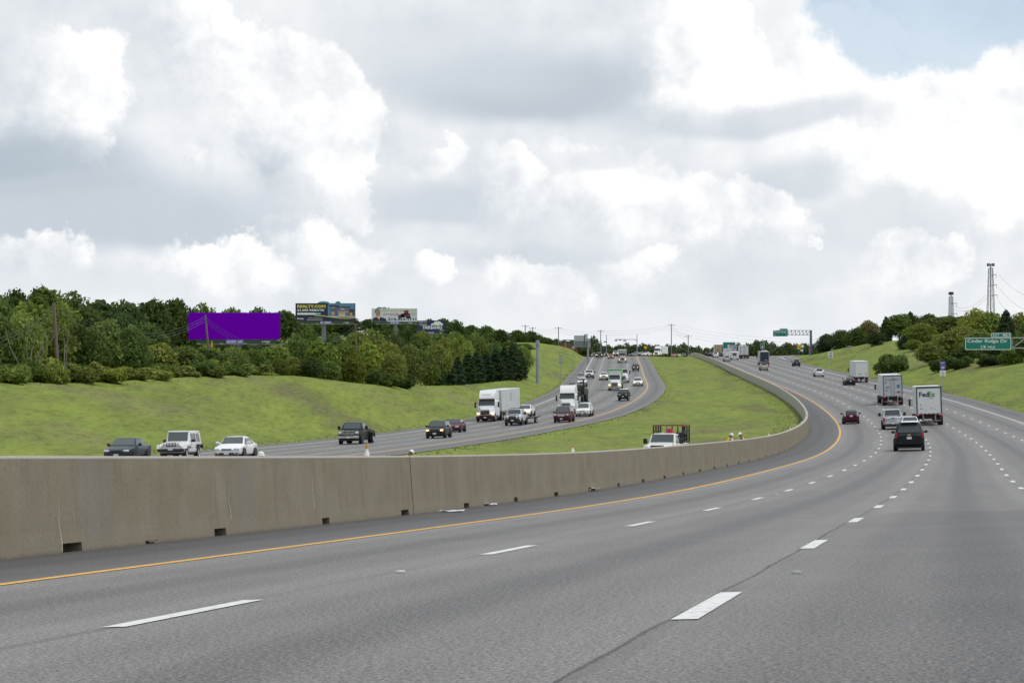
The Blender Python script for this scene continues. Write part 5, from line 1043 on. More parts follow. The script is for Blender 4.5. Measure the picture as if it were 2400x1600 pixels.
def quads(name, P, m):
    """P: n x 4 x 3 leaf clumps"""
    n = len(P); me = bpy.data.meshes.new(name); me.vertices.add(4 * n); me.vertices.foreach_set('co', P.reshape(-1).astype(np.float32))
    me.loops.add(4 * n); me.loops.foreach_set('vertex_index', np.arange(4 * n, dtype=np.int32)); me.polygons.add(n); me.polygons.foreach_set('loop_start', np.arange(0, 4 * n, 4, dtype=np.int32))
    try: me.polygons.foreach_set('loop_total', np.full(n, 4, dtype=np.int32))
    except Exception: pass
    me.update(calc_edges=True); me.materials.append(m); return me
def leaves(lobes, n, size, rng, flat=.75, inner=.35):
    c = np.array([l[0] for l in lobes], float); r = np.array([l[1] for l in lobes], float); wt = (r[:, 0] * r[:, 2]) ** 1.0; wt /= wt.sum()
    i = rng.choice(len(lobes), n, p=wt); d = rng.normal(size=(n, 3)); d /= np.linalg.norm(d, axis=1)[:, None]; d[:, 2] = np.where(rng.random(n) < .6, np.abs(d[:, 2]), d[:, 2])
    q = 1 - inner * rng.random(n) ** 2 + .10 * rng.normal(size=n); p = c[i] + r[i] * d * q[:, None]
    nr = d + rng.normal(size=(n, 3)) * flat; nr /= np.linalg.norm(nr, axis=1)[:, None]
    a = np.cross(nr, rng.normal(size=(n, 3))); a /= np.linalg.norm(a, axis=1)[:, None]; b = np.cross(nr, a); s = size * (.5 + rng.random(n) * 1.0)
    a *= (s * .62)[:, None]; b *= s[:, None]; e = nr * (s * .22)[:, None]
    return np.stack([p - b, p + a * (.7 + .6 * rng.random((n, 1))) + e, p + b, p - a * (.7 + .6 * rng.random((n, 1))) + e], 1)
def broad_proto(seed, w=1.0, n=4200, base=.22, size=.034, conic=0.0, lobes=16, ragged=.5):
    """crown and trunk of a tree 1 m tall with a crown w wide"""
    rng = np.random.default_rng(seed); L = []
    for k in range(lobes):
        h = base + (1 - base) * (k + .5) / lobes * .93; f = math.sin(math.pi * min(.98, ((h - base) / (1 - base)) * .80 + .16)) * (1 - conic * (h - base) / (1 - base))
        a = 2.4 * k + rng.uniform(-.4, .4); R_ = w * .5 * f; rr = R_ * rng.uniform(.45, .68) + .05 * w; d = (R_ - rr * .75) * rng.uniform(.55, 1.05)
        L.append(((math.cos(a) * d, math.sin(a) * d, h), (rr, rr, min(rr * rng.uniform(.6, .9), .17))))
    L.append(((0, 0, .5 + base * .4), (w * .30, w * .30, .32)))
    P = leaves(L, n, size, rng, .8); cr = quads('crown', P, LEAF)
    mb = MB(); tr = .022 + .01 * w; mb.path([(0, 0, -.06), (rng.uniform(-.02, .02), rng.uniform(-.02, .02), base * .9), (rng.uniform(-.04, .04), 0, .62)], tr, 8, tr * .35)
    for k in range(0, lobes, 3):
        c = L[k][0]; mb.path([(0, 0, base * .7 + .25 * c[2]), (c[0] * .55, c[1] * .55, c[2] * .85), c], tr * .45, 5, tr * .12)
    return cr, mb.mesh('trunk', BARK, 40), P
def cedar_proto(seed, w=.42, n=4200, size=.026):
    rng = np.random.default_rng(seed); L = []
    for k in range(26):
        h = .05 + .93 * k / 26; R_ = w * .5 * (1 - ((h - .12) / .92) ** 2.3 if h > .12 else .85 + h); a = 2.4 * k; rr = R_ * .55 + .012; d = max(0, R_ - rr)
        L.append(((math.cos(a) * d, math.sin(a) * d, h), (rr, rr, .085)))
    P = leaves(L, n, size, rng, .5, .25); P[:, 2, 2] += size * .8
    return quads('crown', P, LEAF), MB().path([(0, 0, -.06), (0, 0, .8)], .02, 6, .006).mesh('trunk', BARK, 40), P
def bush_proto(seed, w=1.5, n=3000, size=.075):
    rng = np.random.default_rng(seed); L = []
    for k in range(12):
        a = rng.uniform(0, 6.28); d = w * .38 * math.sqrt(rng.random()); h = rng.uniform(.25, .72) * (1 - .5 * d / w); L.append(((math.cos(a) * d, math.sin(a) * d, h), (w * .2, w * .2, .26)))
    P = leaves(L, n, size, rng, .8)
    sp = rng.random(n) < .10; P[sp, 2, 2] += .14 * rng.random(sp.sum()); mb = MB()
    for k in range(5): a = 1.26 * k; mb.path([(0, 0, -.06), (math.cos(a) * .2 * w, math.sin(a) * .2 * w, .5)], .02, 5, .006)
    return quads('foliage', P, LEAF), mb.mesh('stem', BARK), P
PROTO = {'broad': [broad_proto(11, .95), broad_proto(12, 1.15, ragged=.7, lobes=18), broad_proto(13, .85, lobes=14), broad_proto(14, 1.05, base=.30, lobes=20), broad_proto(15, 1.2, base=.12, lobes=15), broad_proto(16, .75, base=.15, conic=.3)],
         'round': [broad_proto(21, 1.0, base=.04, n=5200, size=.03, lobes=22), broad_proto(22, 1.15, base=.03, n=5200, size=.03, lobes=22)],
         'cedar': [cedar_proto(31), cedar_proto(32, .5), cedar_proto(33, .36)], 'bush': [bush_proto(41), bush_proto(42, 1.9), bush_proto(43, 1.3)]}
WID = {'broad': [.95, 1.15, .85, 1.05, 1.2, .75], 'round': [1.0, 1.15], 'cedar': [.42, .5, .36], 'bush': [1.5, 1.9, 1.3]}
TINT = {'dark': (.086, .130, .042), 'mid': (.148, .208, .056), 'olive': (.205, .252, .062), 'light': (.26, .32, .072), 'yellow': (.20, .235, .05), 'juniper': (.056, .092, .045), 'far': (.105, .145, .065), 'brownish': (.165, .16, .065)}
COUNT = [0]
def tree(kind, u, v, Y, tint, label, group, width=None, var=None, bark=None):
    """a tree whose top shows at pixel (u, v), standing on the ground at depth Y"""
    p = at(u, v, Y); g = ground(p.x, Y) - .15; h = max(1.2, p.z - g); k = COUNT[0]; COUNT[0] += 1; ps = PROTO[kind]; i = (k * 7 + k // 3) % len(ps) if var is None else var
    cr, tr, _ = ps[i]; wscale = (width * Y / F) / (WID[kind][i] * h) if width else random.uniform(.9, 1.12)
    r = thing({'broad': 'broadleaf_tree', 'round': 'juniper_tree', 'cedar': 'cedar_tree', 'bush': 'bush'}[kind], label, 'bush' if kind == 'bush' else 'tree', T(p.x, Y, g, k * 2.399), group)
    S = Matrix.Diagonal((h * wscale, h * wscale, h * 1.0, 1)); c = link('foliage' if kind == 'bush' else 'crown', cr, r, S); j = random.uniform(.82, 1.18); a = TINT[tint]; c.color = (a[0] * j * random.uniform(.9, 1.12), a[1] * j, a[2] * j * random.uniform(.85, 1.2), 1)
    link('stem' if kind == 'bush' else 'trunk', tr, r, S); return r
def ip(t, u): return float(np.interp(u, [a[0] for a in t], [a[1] for a in t]))
RIDGE_Y = [(-60, 200), (0, 207), (200, 230), (446, 262), (565, 275), (700, 290), (868, 312), (957, 345), (1106, 402), (1195, 445), (1240, 480)]
SKYL = [(-60, 692), (0, 689), (60, 690), (113, 678), (143, 691), (193, 699), (226, 699), (268, 711), (336, 705), (417, 711), (464, 722), (565, 721), (625, 729), (689, 731), (760, 742), (838, 742), (868, 750), (1017, 748), (1076, 756), (1165, 770), (1225, 775), (1255, 781), (1284, 794), (1310, 800)]
SKYY = [(-60, 285), (0, 290), (300, 340), (430, 405), (600, 420), (680, 590), (840, 600), (870, 740), (1000, 800), (1250, 840)]
def words(n): return ORD[n] if n < len(ORD) else 'number %d' % n
G1 = 'trees of the wood left of the oncoming road'
def row(name, us, top, Yf, kind, tints, word, width, jit=5):
    for n, u in enumerate(us):
        t = tints[(n * 5 + n // 2) % len(tints)]; cw = {'dark': 'dark green', 'mid': 'green', 'olive': 'olive green', 'light': 'light green', 'yellow': 'yellowing', 'juniper': 'blackish green', 'far': 'hazy green', 'brownish': 'brownish green'}[t]
        w = width(u) if callable(width) else width
        tree(kind, u + random.uniform(-jit, jit), (ip(top, u) if isinstance(top, list) else top(u)) + random.uniform(-3, 4), Yf(u) + random.uniform(-5, 5), t, '%s %s, %s from the left' % (cw, word, words(n + 1)), G1 if kind != 'bush' else 'bushes along the left wood edge', w * random.uniform(.9, 1.12))
# skyline row, behind every billboard
row('sky', list(np.arange(-20, 660, 62)) + list(np.arange(668, 860, 48)) + list(np.arange(868, 1300, 34)), SKYL, lambda u: ip(SKYY, u), 'broad', ['dark', 'mid', 'dark', 'dark', 'mid'], 'tree on the skyline of the left wood', lambda u: ip([(0, 150), (400, 120), (680, 84), (900, 66), (1300, 56)], u))
TOPC = [(-20, 716), (100, 712), (200, 728), (300, 742), (380, 775), (430, 812), (660, 814), (690, 777), (845, 776), (862, 772), (985, 774), (1005, 786), (1045, 786), (1100, 778), (1180, 796), (1240, 806)]
row('c', list(np.arange(0, 420, 70)) + list(np.arange(430, 860, 58)) + list(np.arange(870, 1240, 40)), TOPC, lambda u: min(ip(RIDGE_Y, u) + ip([(0, 48), (700, 70), (1000, 140), (1240, 120)], u), 1e9 if u > 660 else 362), 'broad', ['mid', 'dark', 'olive', 'mid', 'dark', 'light'], 'tree in the middle of the left wood', lambda u: ip([(0, 135), (430, 105), (700, 90), (1000, 66), (1240, 56)], u))
TOPB = [(-20, 745), (60, 735), (130, 760), (200, 765), (260, 748), (300, 762), (360, 795), (420, 815), (480, 822), (560, 822), (640, 815), (690, 790), (740, 800), (800, 805), (860, 800), (940, 800), (1000, 805), (1060, 812)]
row('b', list(np.arange(-10, 420, 64)) + list(np.arange(428, 1050, 54)), TOPB, lambda u: ip(RIDGE_Y, u) + 22, 'broad', ['mid', 'olive', 'dark', 'mid', 'olive', 'light', 'mid'], 'tree in the second row of the left wood', lambda u: ip([(0, 130), (430, 100), (700, 90), (1060, 74)], u))
TOPA = [(-20, 852), (60, 842), (120, 832), (180, 852), (215, 838), (260, 858), (330, 856), (400, 852), (470, 842), (520, 834), (560, 852), (640, 850), (700, 840), (760, 852)]
row('a', list(np.arange(-15, 640, 44)), TOPA, lambda u: ip(RIDGE_Y, u) + 5, 'bush', ['olive', 'mid', 'light', 'olive', 'mid', 'light', 'olive'], 'bush in the front hedge of the left wood', 84)
row('a2', list(np.arange(-30, 660, 58)), lambda u: ip(TOPA, u) + 14, lambda u: ip(RIDGE_Y, u) + 2.5, 'bush', ['light', 'olive', 'light', 'mid'], 'low bush at the mown grass edge', 72)
row('a3', list(np.arange(650, 800, 40)), [(640, 845), (700, 838), (800, 850)], lambda u: ip(RIDGE_Y, u) + 6, 'broad', ['mid', 'olive', 'mid', 'dark'], 'small tree at the grass edge below the realty billboard', 62)
tree('broad', 832, 826, 318, 'yellow', 'yellowing small tree at the grass edge, the most golden one', G1, 58, 5)
for i, (u, v, Y, t, w, k) in enumerate(((880, 862, 320, 'mid', 60, 'bush'), (915, 870, 322, 'mid', 72, 'bush'), (945, 874, 330, 'dark', 60, 'bush'))): tree(k, u, v, Y, t, 'rounded dark bush near the wood corner, %s from the left' % words(i + 1), 'bushes along the left wood edge', w)
for i, (u, v, Y, w) in enumerate(((960, 812, 365, 86), (1000, 830, 375, 78), (915, 828, 345, 80))): tree('broad', u, v, Y, 'olive', 'rounded olive tree left of the cedar row, %s of three' % words(i + 1), G1, w, 4)
for i, (u, v, w) in enumerate(((1022, 842, 34), (1047, 836, 36), (1072, 838, 34), (1097, 830, 32), (1118, 826, 36), (1140, 830, 34), (1162, 822, 38), (1182, 816, 36), (1202, 808, 40), (1216, 820, 34))):
    tree('cedar', u, v, ip(RIDGE_Y, u) + 9 + (i % 2) * 4, 'juniper', 'dark cedar in the row by the white lorry, %s from the left' % words(i + 1), 'dark cedars at the end of the left wood', w * 1.35)
row('mix', list(np.arange(1040, 1225, 30)), [(1040, 800), (1130, 800), (1220, 815)], lambda u: ip(RIDGE_Y, u) + 38, 'broad', ['olive', 'mid', 'light'], 'tree right behind the cedar row', 58)
# two bare multi-stemmed trees in the shade at the far left
for n, (u, v) in enumerate(((66, 858), (150, 855))):
    Y = 226; p = at(u, v, Y); g = ground(p.x, Y); t = thing('bare_tree', ['many-stemmed bare pale tree under the crowns at far left', 'slim pale bare tree right of the many-stemmed one'][n], 'tree', T(p.x, Y, g)); mb = MB()
    for k in range(6 if n == 0 else 2):
        a = random.uniform(-.5, .5) if n == 0 else .1 * k; mb.path([(0, 0, -.3), (a * 1.2, random.uniform(-.3, .3), 1.6), (a * 3.4, random.uniform(-.6, .6), 3.6), (a * 5.5 + random.uniform(-.4, .4), 0, 5.6)], .09, 6, .02)
    part('trunk', mb, PALEBARK, t, 40)
# right hill
G2 = 'trees on the right hillside'
for i, (k, u, v, Y, t, w, lab) in enumerate((('round', 1938, 784, 700, 'juniper', 62, 'dark juniper at the left foot of the right hill'), ('round', 1972, 774, 690, 'dark', 66, 'second dark juniper up the right hill'), ('round', 2008, 770, 670, 'dark', 66, 'third juniper up the right hill, broad'), ('broad', 2035, 755, 700, 'brownish', 80, 'greyish tree behind the junipers on the right hill'),
        ('round', 2052, 778, 600, 'juniper', 52, 'dark rounded juniper alone on the grass skyline'), ('cedar', 2077, 744, 640, 'dark', 34, 'slim dark cedar on the right skyline'), ('broad', 2108, 738, 640, 'mid', 74, 'tall green tree on the right skyline by the slim cedar'), ('cedar', 2133, 733, 660, 'dark', 40, 'pointed dark tree on the right skyline'),
        ('round', 2118, 788, 560, 'juniper', 36, 'small dark juniper above the lone bush'), ('broad', 2140, 796, 540, 'olive', 44, 'small olive tree beside the small dark juniper'), ('broad', 2160, 760, 560, 'olive', 92, 'broad olive tree left of the small mast'), ('broad', 2200, 744, 600, 'mid', 90, 'green tree right below the smaller mast'),
        ('broad', 2225, 742, 640, 'dark', 76, 'dark tree behind the smaller mast'), ('broad', 2256, 740, 600, 'dark', 80, 'dark crown between the two masts'), ('broad', 2215, 782, 470, 'light', 92, 'light green tree above the interstate shield'), ('broad', 2178, 806, 462, 'mid', 76, 'lower green tree left of the interstate shield'),
        ('broad', 2250, 768, 470, 'olive', 96, 'olive tree just left of the exit sign'), ('broad', 2286, 728, 520, 'light', 90, 'light tree tallest below the big mast'), ('broad', 2318, 732, 520, 'olive', 84, 'olive tree right of the big mast foot'), ('broad', 2296, 775, 440, 'olive', 96, 'olive tree behind the exit sign'),
        ('cedar', 2358, 730, 430, 'juniper', 56, 'tall pointed dark cedar behind the exit tab'), ('broad', 2392, 738, 470, 'olive', 96, 'olive tree cut by the right frame edge'), ('broad', 2340, 785, 425, 'dark', 84, 'dark tree low behind the exit sign'), ('broad', 2262, 812, 432, 'dark', 76, 'dark tree under the left half of the exit sign'),
        ('broad', 2385, 790, 400, 'mid', 84, 'green tree under the truss at far right'), ('broad', 2330, 745, 560, 'mid', 80, 'green crown on the skyline right of the big mast'), ('broad', 2430, 745, 440, 'mid', 110, 'green tree mostly outside the right frame edge'), ('bush', 2088, 822, 470, 'mid', 78, 'lone rounded bush on the open right bank'), ('broad', 2140, 742, 680, 'dark', 70, 'dark tree filling the skyline left of the smaller mast'), ('broad', 2176, 738, 690, 'dark', 70, 'dark crown at the foot of the smaller mast'),
        ('bush', 2205, 838, 430, 'dark', 60, 'dark undergrowth bush below the light green tree'), ('bush', 2250, 832, 420, 'dark', 66, 'dark undergrowth bush left below the exit sign'), ('bush', 2318, 826, 408, 'dark', 70, 'dark undergrowth bush right below the exit sign'), ('bush', 2368, 812, 398, 'mid', 60, 'undergrowth bush beneath the sign truss'))):
    tree(k, u, v, Y, t, lab, G2 if k != 'bush' else 'bushes on the right hillside', w)
# trees beyond the crest
FARL = [(1380, 796), (1391, 794), (1413, 812), (1449, 811), (1475, 808), (1502, 805), (1540, 811), (1553, 810), (1570, 813), (1594, 804), (1631, 815), (1665, 812), (1700, 812), (1764, 804), (1779, 798), (1803, 804), (1823, 809), (1849, 804), (1900, 809), (1930, 806)]
for n, u in enumerate(np.arange(1372, 1925, 19)): tree('broad', u + random.uniform(-4, 4), ip(FARL, u) + random.uniform(-1, 3), 1000 + (n % 3) * 30, 'far', 'hazy tree beyond the crest, %s from the left' % words(n + 1), 'hazy trees beyond the crest', random.uniform(44, 60))
for n, u in enumerate(np.arange(1264, 1380, 20)): tree('broad', u, ip([(1255, 783), (1279, 794), (1317, 797), (1385, 798)], u), 900 + (n % 2) * 30, 'far', 'hazy tree behind the left hill near the gantry, %s from the left' % words(n + 1), 'hazy trees beyond the crest', 46)

# house with a red roof behind the far bank
p = at(1330, 819, 880); t = thing('brick_house', 'red roofed brick house peeping over the far left bank', 'house', T(p.x, p.y, p.z - 3.4)); part('wall', MB().box((0, 0, 1.6), (7.5, 6, 3.6)), mat('brick_wall', (.24, .12, .09), .8, vary=.2, scale=2), t)
part('roof', MB().poly([(-4.2, 3.3), (4.2, 3.3), (1.0, 5.7), (-2.5, 5.7)], -3.4, 3.4), mat('roof_red', (.17, .075, .06), .8, vary=.2), t); part('garage', MB().box((-7, 0, 1.2), (6.5, 5, 3)), mat('brick_wall', (.24, .12, .09), .8, vary=.2, scale=2), t)

# ------------------------------------------------------------------ poles, wires, masts, signals
WOOD = mat('weathered_pole', (.16, .125, .10), .9, vary=.25, scale=5); CABLE = mat('cable', (.07, .075, .07), .6)
def upole(label, ut, vt, ub, vb, Y, arms=True, r=.15, m=WOOD, armw=2.4):
    a, b = at(ut, vt, Y), at(ub, vb, Y); g = ground(b.x, Y); g = min(g, b.z); b.z = g; t = thing('utility_pole', label, 'utility pole', T(b.x, b.y, b.z)); d = a - b
    part('shaft', MB().tube((0, 0, -.4), d, r * 1.15, r * .85, 12), m, t, 40)
    if arms: part('crossarm', MB().box((d.x, d.y, d.z - .5), (armw, .12, .14)), m, t); ins = MB(); [ins.lathe([(.06, 0), (.07, .1), (.03, .2)], c=(d.x + x, d.y, d.z - .43), n=8) for x in (-armw*.45, armw*.45)]; part('insulator', ins, GREYM, t)
    return a
def wires(label, a, b, n=3, sag=1.2, gap=.35, r=.016):
    t = thing('power_line', label, 'power line', T(*a)); d = b - a
    for k in range(n):
        pts = [(d.x * q, d.y * q, d.z * q - 4 * sag * q * (1 - q) - .25 - gap * k) for q in np.linspace(0, 1, 13)]; part('cable', MB().path(pts, r, 5), CABLE, t)
a1 = upole('tall wooden utility pole leaning in front of the far left trees', 126, 709, 138, 848, 232, False, .17); a2 = upole('leaning wooden pole in front of the purple billboard', 481, 737, 496, 822, 330, False, .15); a3 = upole('short grey pole right of the purple billboard', 690, 793, 692, 842, 345, False, .13, mat('grey_pole', (.24, .23, .23), .8)); a4 = upole('brown pole below the right end of the realty billboard', 833, 760, 838, 832, 400, False, .15)
wires('cables running left out of the frame from the leaning left pole', a1, at(-60, 800, 205), 3, .7); wires('cables from the left pole to the pole at the purple billboard', a1, a2, 3, 2.6); wires('cables sagging from the purple billboard pole to the grey pole', a2, a3, 3, 2.0); wires('cables from the grey pole up to the brown pole', a3, a4, 3, 1.2); wires('cables from the brown pole uphill to the right', a4, at(1075, 772, 700), 2, 2.0)
part('marker_plate', MB().box((.05, -.2, 5.2), (.16, .05, .9)), SYEL, [o for o in bpy.data.objects if o.name.startswith('utility_pole')][1])
pl = [upole(l, u, v, u, vb, Y, True, .17, mat('far_pole', (.20, .20, .20), .8), 2.6) for l, u, v, vb, Y in (('wooden pole on the far left hill skyline with wide crossarm', 1231, 761, 785, 860), ('second slim pole on the far left hill skyline', 1248, 766, 790, 880), ('tall pole left of the gantry sign', 1309, 766, 812, 860), ('tall pole right of the gantry sign', 1408, 773, 818, 870), ('tallest pole standing in the gap between the two roads', 1573.5, 759, 812, 880), ('short pole right of the tallest pole', 1613, 785, 812, 900))]
for i, l in enumerate(('from the crossarm pole to the slim pole', 'from the slim pole to the gantry', 'over the oncoming road crest', 'between the roads to the tallest pole', 'down to the short pole')): wires('high power cables ' + l, pl[i], pl[i + 1], 3, .9, .8, .02)
wires('high power cables crossing the sky behind the exit truss', pl[4], at(1960, 792, 940), 4, 2.0, 1.2, .018)
def mast(label, u, vt, vb, Y, wpx):
    a = at(u, vt, Y); g = ground(a.x, Y); h = a.z - g; t = thing('lattice_mast', label, 'mast', T(a.x, a.y, g)); px = Y / F; LM = mat('lattice_steel', (.15, .16, .17), .6, .2); wt = .55; top = h - 8*px*1.6; wb = wpx * px
    def hw(z): return wt + (wb - wt) * (1 - z / top)
    lg = MB()
    for sx in (-1, 1):
        for sy in (-1, 1): lg.tube((sx*hw(0), sy*hw(0), -.3), (sx*wt, sy*wt, top), .10, .07, 6)
    part('legs', lg, LM, t); br = MB(); n = 8
    for k in range(n):
        z0, z1 = top*k/n, top*(k + 1)/n; a0, b0 = hw(z0), hw(z1)
        for sy in (-1, 1): br.tube((-a0, sy*a0, z0), (b0, sy*b0, z1), .03, n=5).tube((a0, sy*a0, z0), (-b0, sy*b0, z1), .03, n=5).tube((-b0, sy*b0, z1), (b0, sy*b0, z1), .03, n=5)
        for sx in (-1, 1): br.tube((sx*a0, -a0, z0), (sx*b0, b0, z1), .03, n=5)
    part('bracing', br, LM, t); part('feeder', MB().tube((0, 0, 0), (0, 0, h - 1), .16, n=8), LM, t); ar = MB(); pn = MB()
    for k in range(3):
        z = h - 24*px*(k + 1) - 6*px
        if z > top * .4: ar.tube((0, 0, z), (13*px + k*px, 0, z + .3), .09, n=5).tube((13*px + k*px, 0, z + .3), (13*px + k*px, 0, z - 6*px), .06, n=5)
    part('side_arms', ar, LM, t); part('antenna_ring', MB().lathe([(.9, h - 7*px), (1.0, h - 7*px), (1.0, h - 6*px), (.9, h - 6*px)], n=12), LM, t)
    for k in range(9): a = 2*math.pi*k/9; part('antenna_panel', MB().box((math.cos(a)*wpx*px*.8, math.sin(a)*wpx*px*.8, h - 5.5*px), (.22, .18, 7*px), .04), BLK, t, M=None)
    return t
mast('smaller lattice mast with antenna cluster on the right skyline', 2229, 682, 738, 760, 6); mast('taller lattice mast with antennas and side arms at right', 2322, 615, 728, 700, 10)
wires('cables from the taller mast out of the right frame edge', at(2340, 640, 700), at(2470, 690, 600), 3, 3, 4.0, .03); wires('cables sagging between the two masts', at(2310, 690, 700), at(2236, 715, 760), 2, 2, 1.0, .03)
SIGY = mat('signal_housing', (.16, .13, .06), .6)
def signal(label, u, vt, vb, Y, arm=None, heads=()):
    a = at(u, vt, Y); g = min(ground(a.x, Y), at(u, vb, Y).z); t = thing('traffic_signal', label, 'traffic signal', T(a.x, a.y, g)); px = Y / F; part('post', MB().tube((0, 0, -.3), (0, 0, a.z - g), .16, .11, 10), STEEL, t)
    if arm: z = at(u, arm[1], Y).z - g; part('mast_arm', MB().path([(0, 0, z - .3), (-.6, 0, z + .25), ((arm[0] - u)*px, 0, z + .3)], .14, 8, .08), STEEL, t)
    for hu, hv in heads: part('signal_head', MB().box(((hu - u)*px, -.1, at(hu, hv, Y).z - g), (1.0, .35, .42), .08), SIGY, t)
signal('traffic signal with long arm over the oncoming crest', 1493, 783, 830, 820, (1442, 797), ((1444, 797.5), (1453.5, 796), (1464, 798)))
signal('traffic signal post left on the crest of the oncoming road', 1421.5, 785, 832, 830, None, ((1418.5, 801),))
for i, (u, v) in enumerate(((1279, 800), (1293, 802), (1325, 797))): upole('grey lamp post on the far left bank, %s from the left' % words(i + 1), u, v, u, 812, 850, False, .12, STEEL)

# ------------------------------------------------------------------ road workers behind the barrier
def person(label, M, J, shirt, vest, helmet=True, jeans=(.03, .045, .09)):
    E = [('hip', 'belly'), ('belly', 'chest'), ('chest', 'neck'), ('neck', 'head'), ('head', 'crown')]
    for s in 'lr': E += [('chest', 'sh' + s), ('sh' + s, 'el' + s), ('el' + s, 'wr' + s), ('wr' + s, 'ha' + s), ('hip', 'th' + s), ('th' + s, 'kn' + s), ('kn' + s, 'an' + s), ('an' + s, 'to' + s)]
    N_ = list(J); RAD = {'hip': (.16, .12), 'belly': (.15, .11), 'chest': (.18, .12), 'neck': (.06, .06), 'head': (.085, .10), 'crown': (.07, .08)}
    for s in 'lr': RAD.update({'sh' + s: (.075, .07), 'el' + s: (.05, .05), 'wr' + s: (.035, .035), 'ha' + s: (.04, .025), 'th' + s: (.095, .095), 'kn' + s: (.065, .065), 'an' + s: (.045, .045), 'to' + s: (.045, .035)})
    me = bpy.data.meshes.new('person'); me.from_pydata([J[k] for k in N_], [(N_.index(a), N_.index(b)) for a, b in E], []); o = bpy.data.objects.new('person', me); COL.objects.link(o)
    sk = o.modifiers.new('skin', 'SKIN'); sk.use_smooth_shade = True; o.modifiers.new('sub', 'SUBSURF').levels = 2
    for k, d in zip(N_, me.skin_vertices[0].data): d.radius = RAD[k]; d.use_root = (k == 'hip')
    bpy.context.view_layer.update(); bm_ = bpy.data.meshes.new_from_object(o.evaluated_get(bpy.context.evaluated_depsgraph_get())); bpy.data.objects.remove(o)
    for m in (mat('skin', (.24, .13, .09), .6), mat('work_shirt', shirt, .8), mat('denim', jeans, .85), mat('boots', (.05, .04, .03), .7)): bm_.materials.append(m)
    hv, wl, wr_ = Vector(J['head']), Vector(J['wrl']), Vector(J['wrr']); hp = Vector(J['hip'])
    leg = [Vector(J[k + s]) for s in 'lr' for k in ('th', 'kn', 'an', 'to')]; tor = [Vector(J[k]) for k in ('belly', 'chest', 'shl', 'shr', 'ell', 'elr')]
    for p in bm_.polygons:
        c = p.center; dh = (c - hv).length; i = 1
        if dh < .17 or min((c - wl).length, (c - wr_).length, (c - Vector(J['hal'])).length, (c - Vector(J['har'])).length) < .07: i = 0
        elif min((c - q).length for q in leg) < min((c - q).length for q in tor) - .02: i = 3 if c.z < .12 else 2
        p.material_index = i
    me2 = bm_; r = link('person', me2, None, M); tag(r, label, 'person')
    up = (Vector(J['crown']) - Vector(J['neck'])).normalized(); Mh = up.to_track_quat('Z', 'Y').to_matrix().to_4x4(); Mh.translation = Vector(J['crown']) - up * .03
    part('hard_hat', MB().lathe([(.150, 0), (.145, .012), (.118, .02), (.114, .07), (.088, .115), (.045, .14), (.01, .145)], n=20).box((0, .14, .01), (.15, .09, .012)), mat('white_helmet', (.8, .8, .8), .35), r, 50, M=Mh)
    ax = (Vector(J['chest']) - Vector(J['belly'])).normalized(); Mv = ax.to_track_quat('Z', 'Y').to_matrix().to_4x4(); Mv.translation = Vector(J['belly']); h = (Vector(J['chest']) - Vector(J['belly'])).length
    ring = lambda z, a, b: [(a * math.cos(t), b * math.sin(t), z) for t in np.linspace(0, 2*math.pi, 17)[:-1]]
    v_ = part('safety_vest', MB().loft([ring(-.12, .20, .155), ring(h*.5, .205, .16), ring(h + .06, .21, .15), ring(h + .13, .10, .09)]), mat('vest_yellow', (.62, .72, .02), .7), r, 60, M=Mv)
    st = MB()
    for x in (-.1, .1): st.box((x, .0, h*.5), (.05, .335, h + .16), .01)
    part('orange_stripe', st, mat('vest_orange', (.85, .20, .02), .7), v_)
    fc = MB(); fwd = Mh.to_3x3() @ Vector((0, 1, 0))
    f = part('face', MB().box((-.03, .1, -.06), (.018, .012, .01)).box((.03, .1, -.06), (.018, .012, .01)).box((0, .11, -.1), (.02, .03, .04), .008).box((0, .1, -.145), (.045, .012, .01)), mat('face_features', (.05, .03, .025), .6), r, M=Mh); return r
def joints(bend=0.0, lean=0.0, arms=.3, fwd=.2):
    """standing figure facing +y, bent forward at the hip by an angle"""
    c, s = math.cos(bend), math.sin(bend); up = lambda d, x=0: (x, s*d + lean, .95 + c*d); J = {'hip': (0, lean, .95), 'belly': up(.2), 'chest': up(.42), 'neck': up(.58), 'head': up(.70), 'crown': up(.80)}
    for k, sg in (('l', -1), ('r', 1)):
        sh = Vector(up(.50, sg*.2)); J['sh' + k] = tuple(sh); el = sh + Vector((sg*.08, fwd*.5, -.27)); J['el' + k] = tuple(el); w = el + Vector((-sg*.04, fwd + .06, -.14 + arms*.2)); J['wr' + k] = tuple(w); J['ha' + k] = tuple(w + Vector((0, .07, -.04)))
        J['th' + k] = (sg*.11, lean, .86); J['kn' + k] = (sg*.12, .04, .48); J['an' + k] = (sg*.12, -.02, .08); J['to' + k] = (sg*.13, .15, .04)
    return J
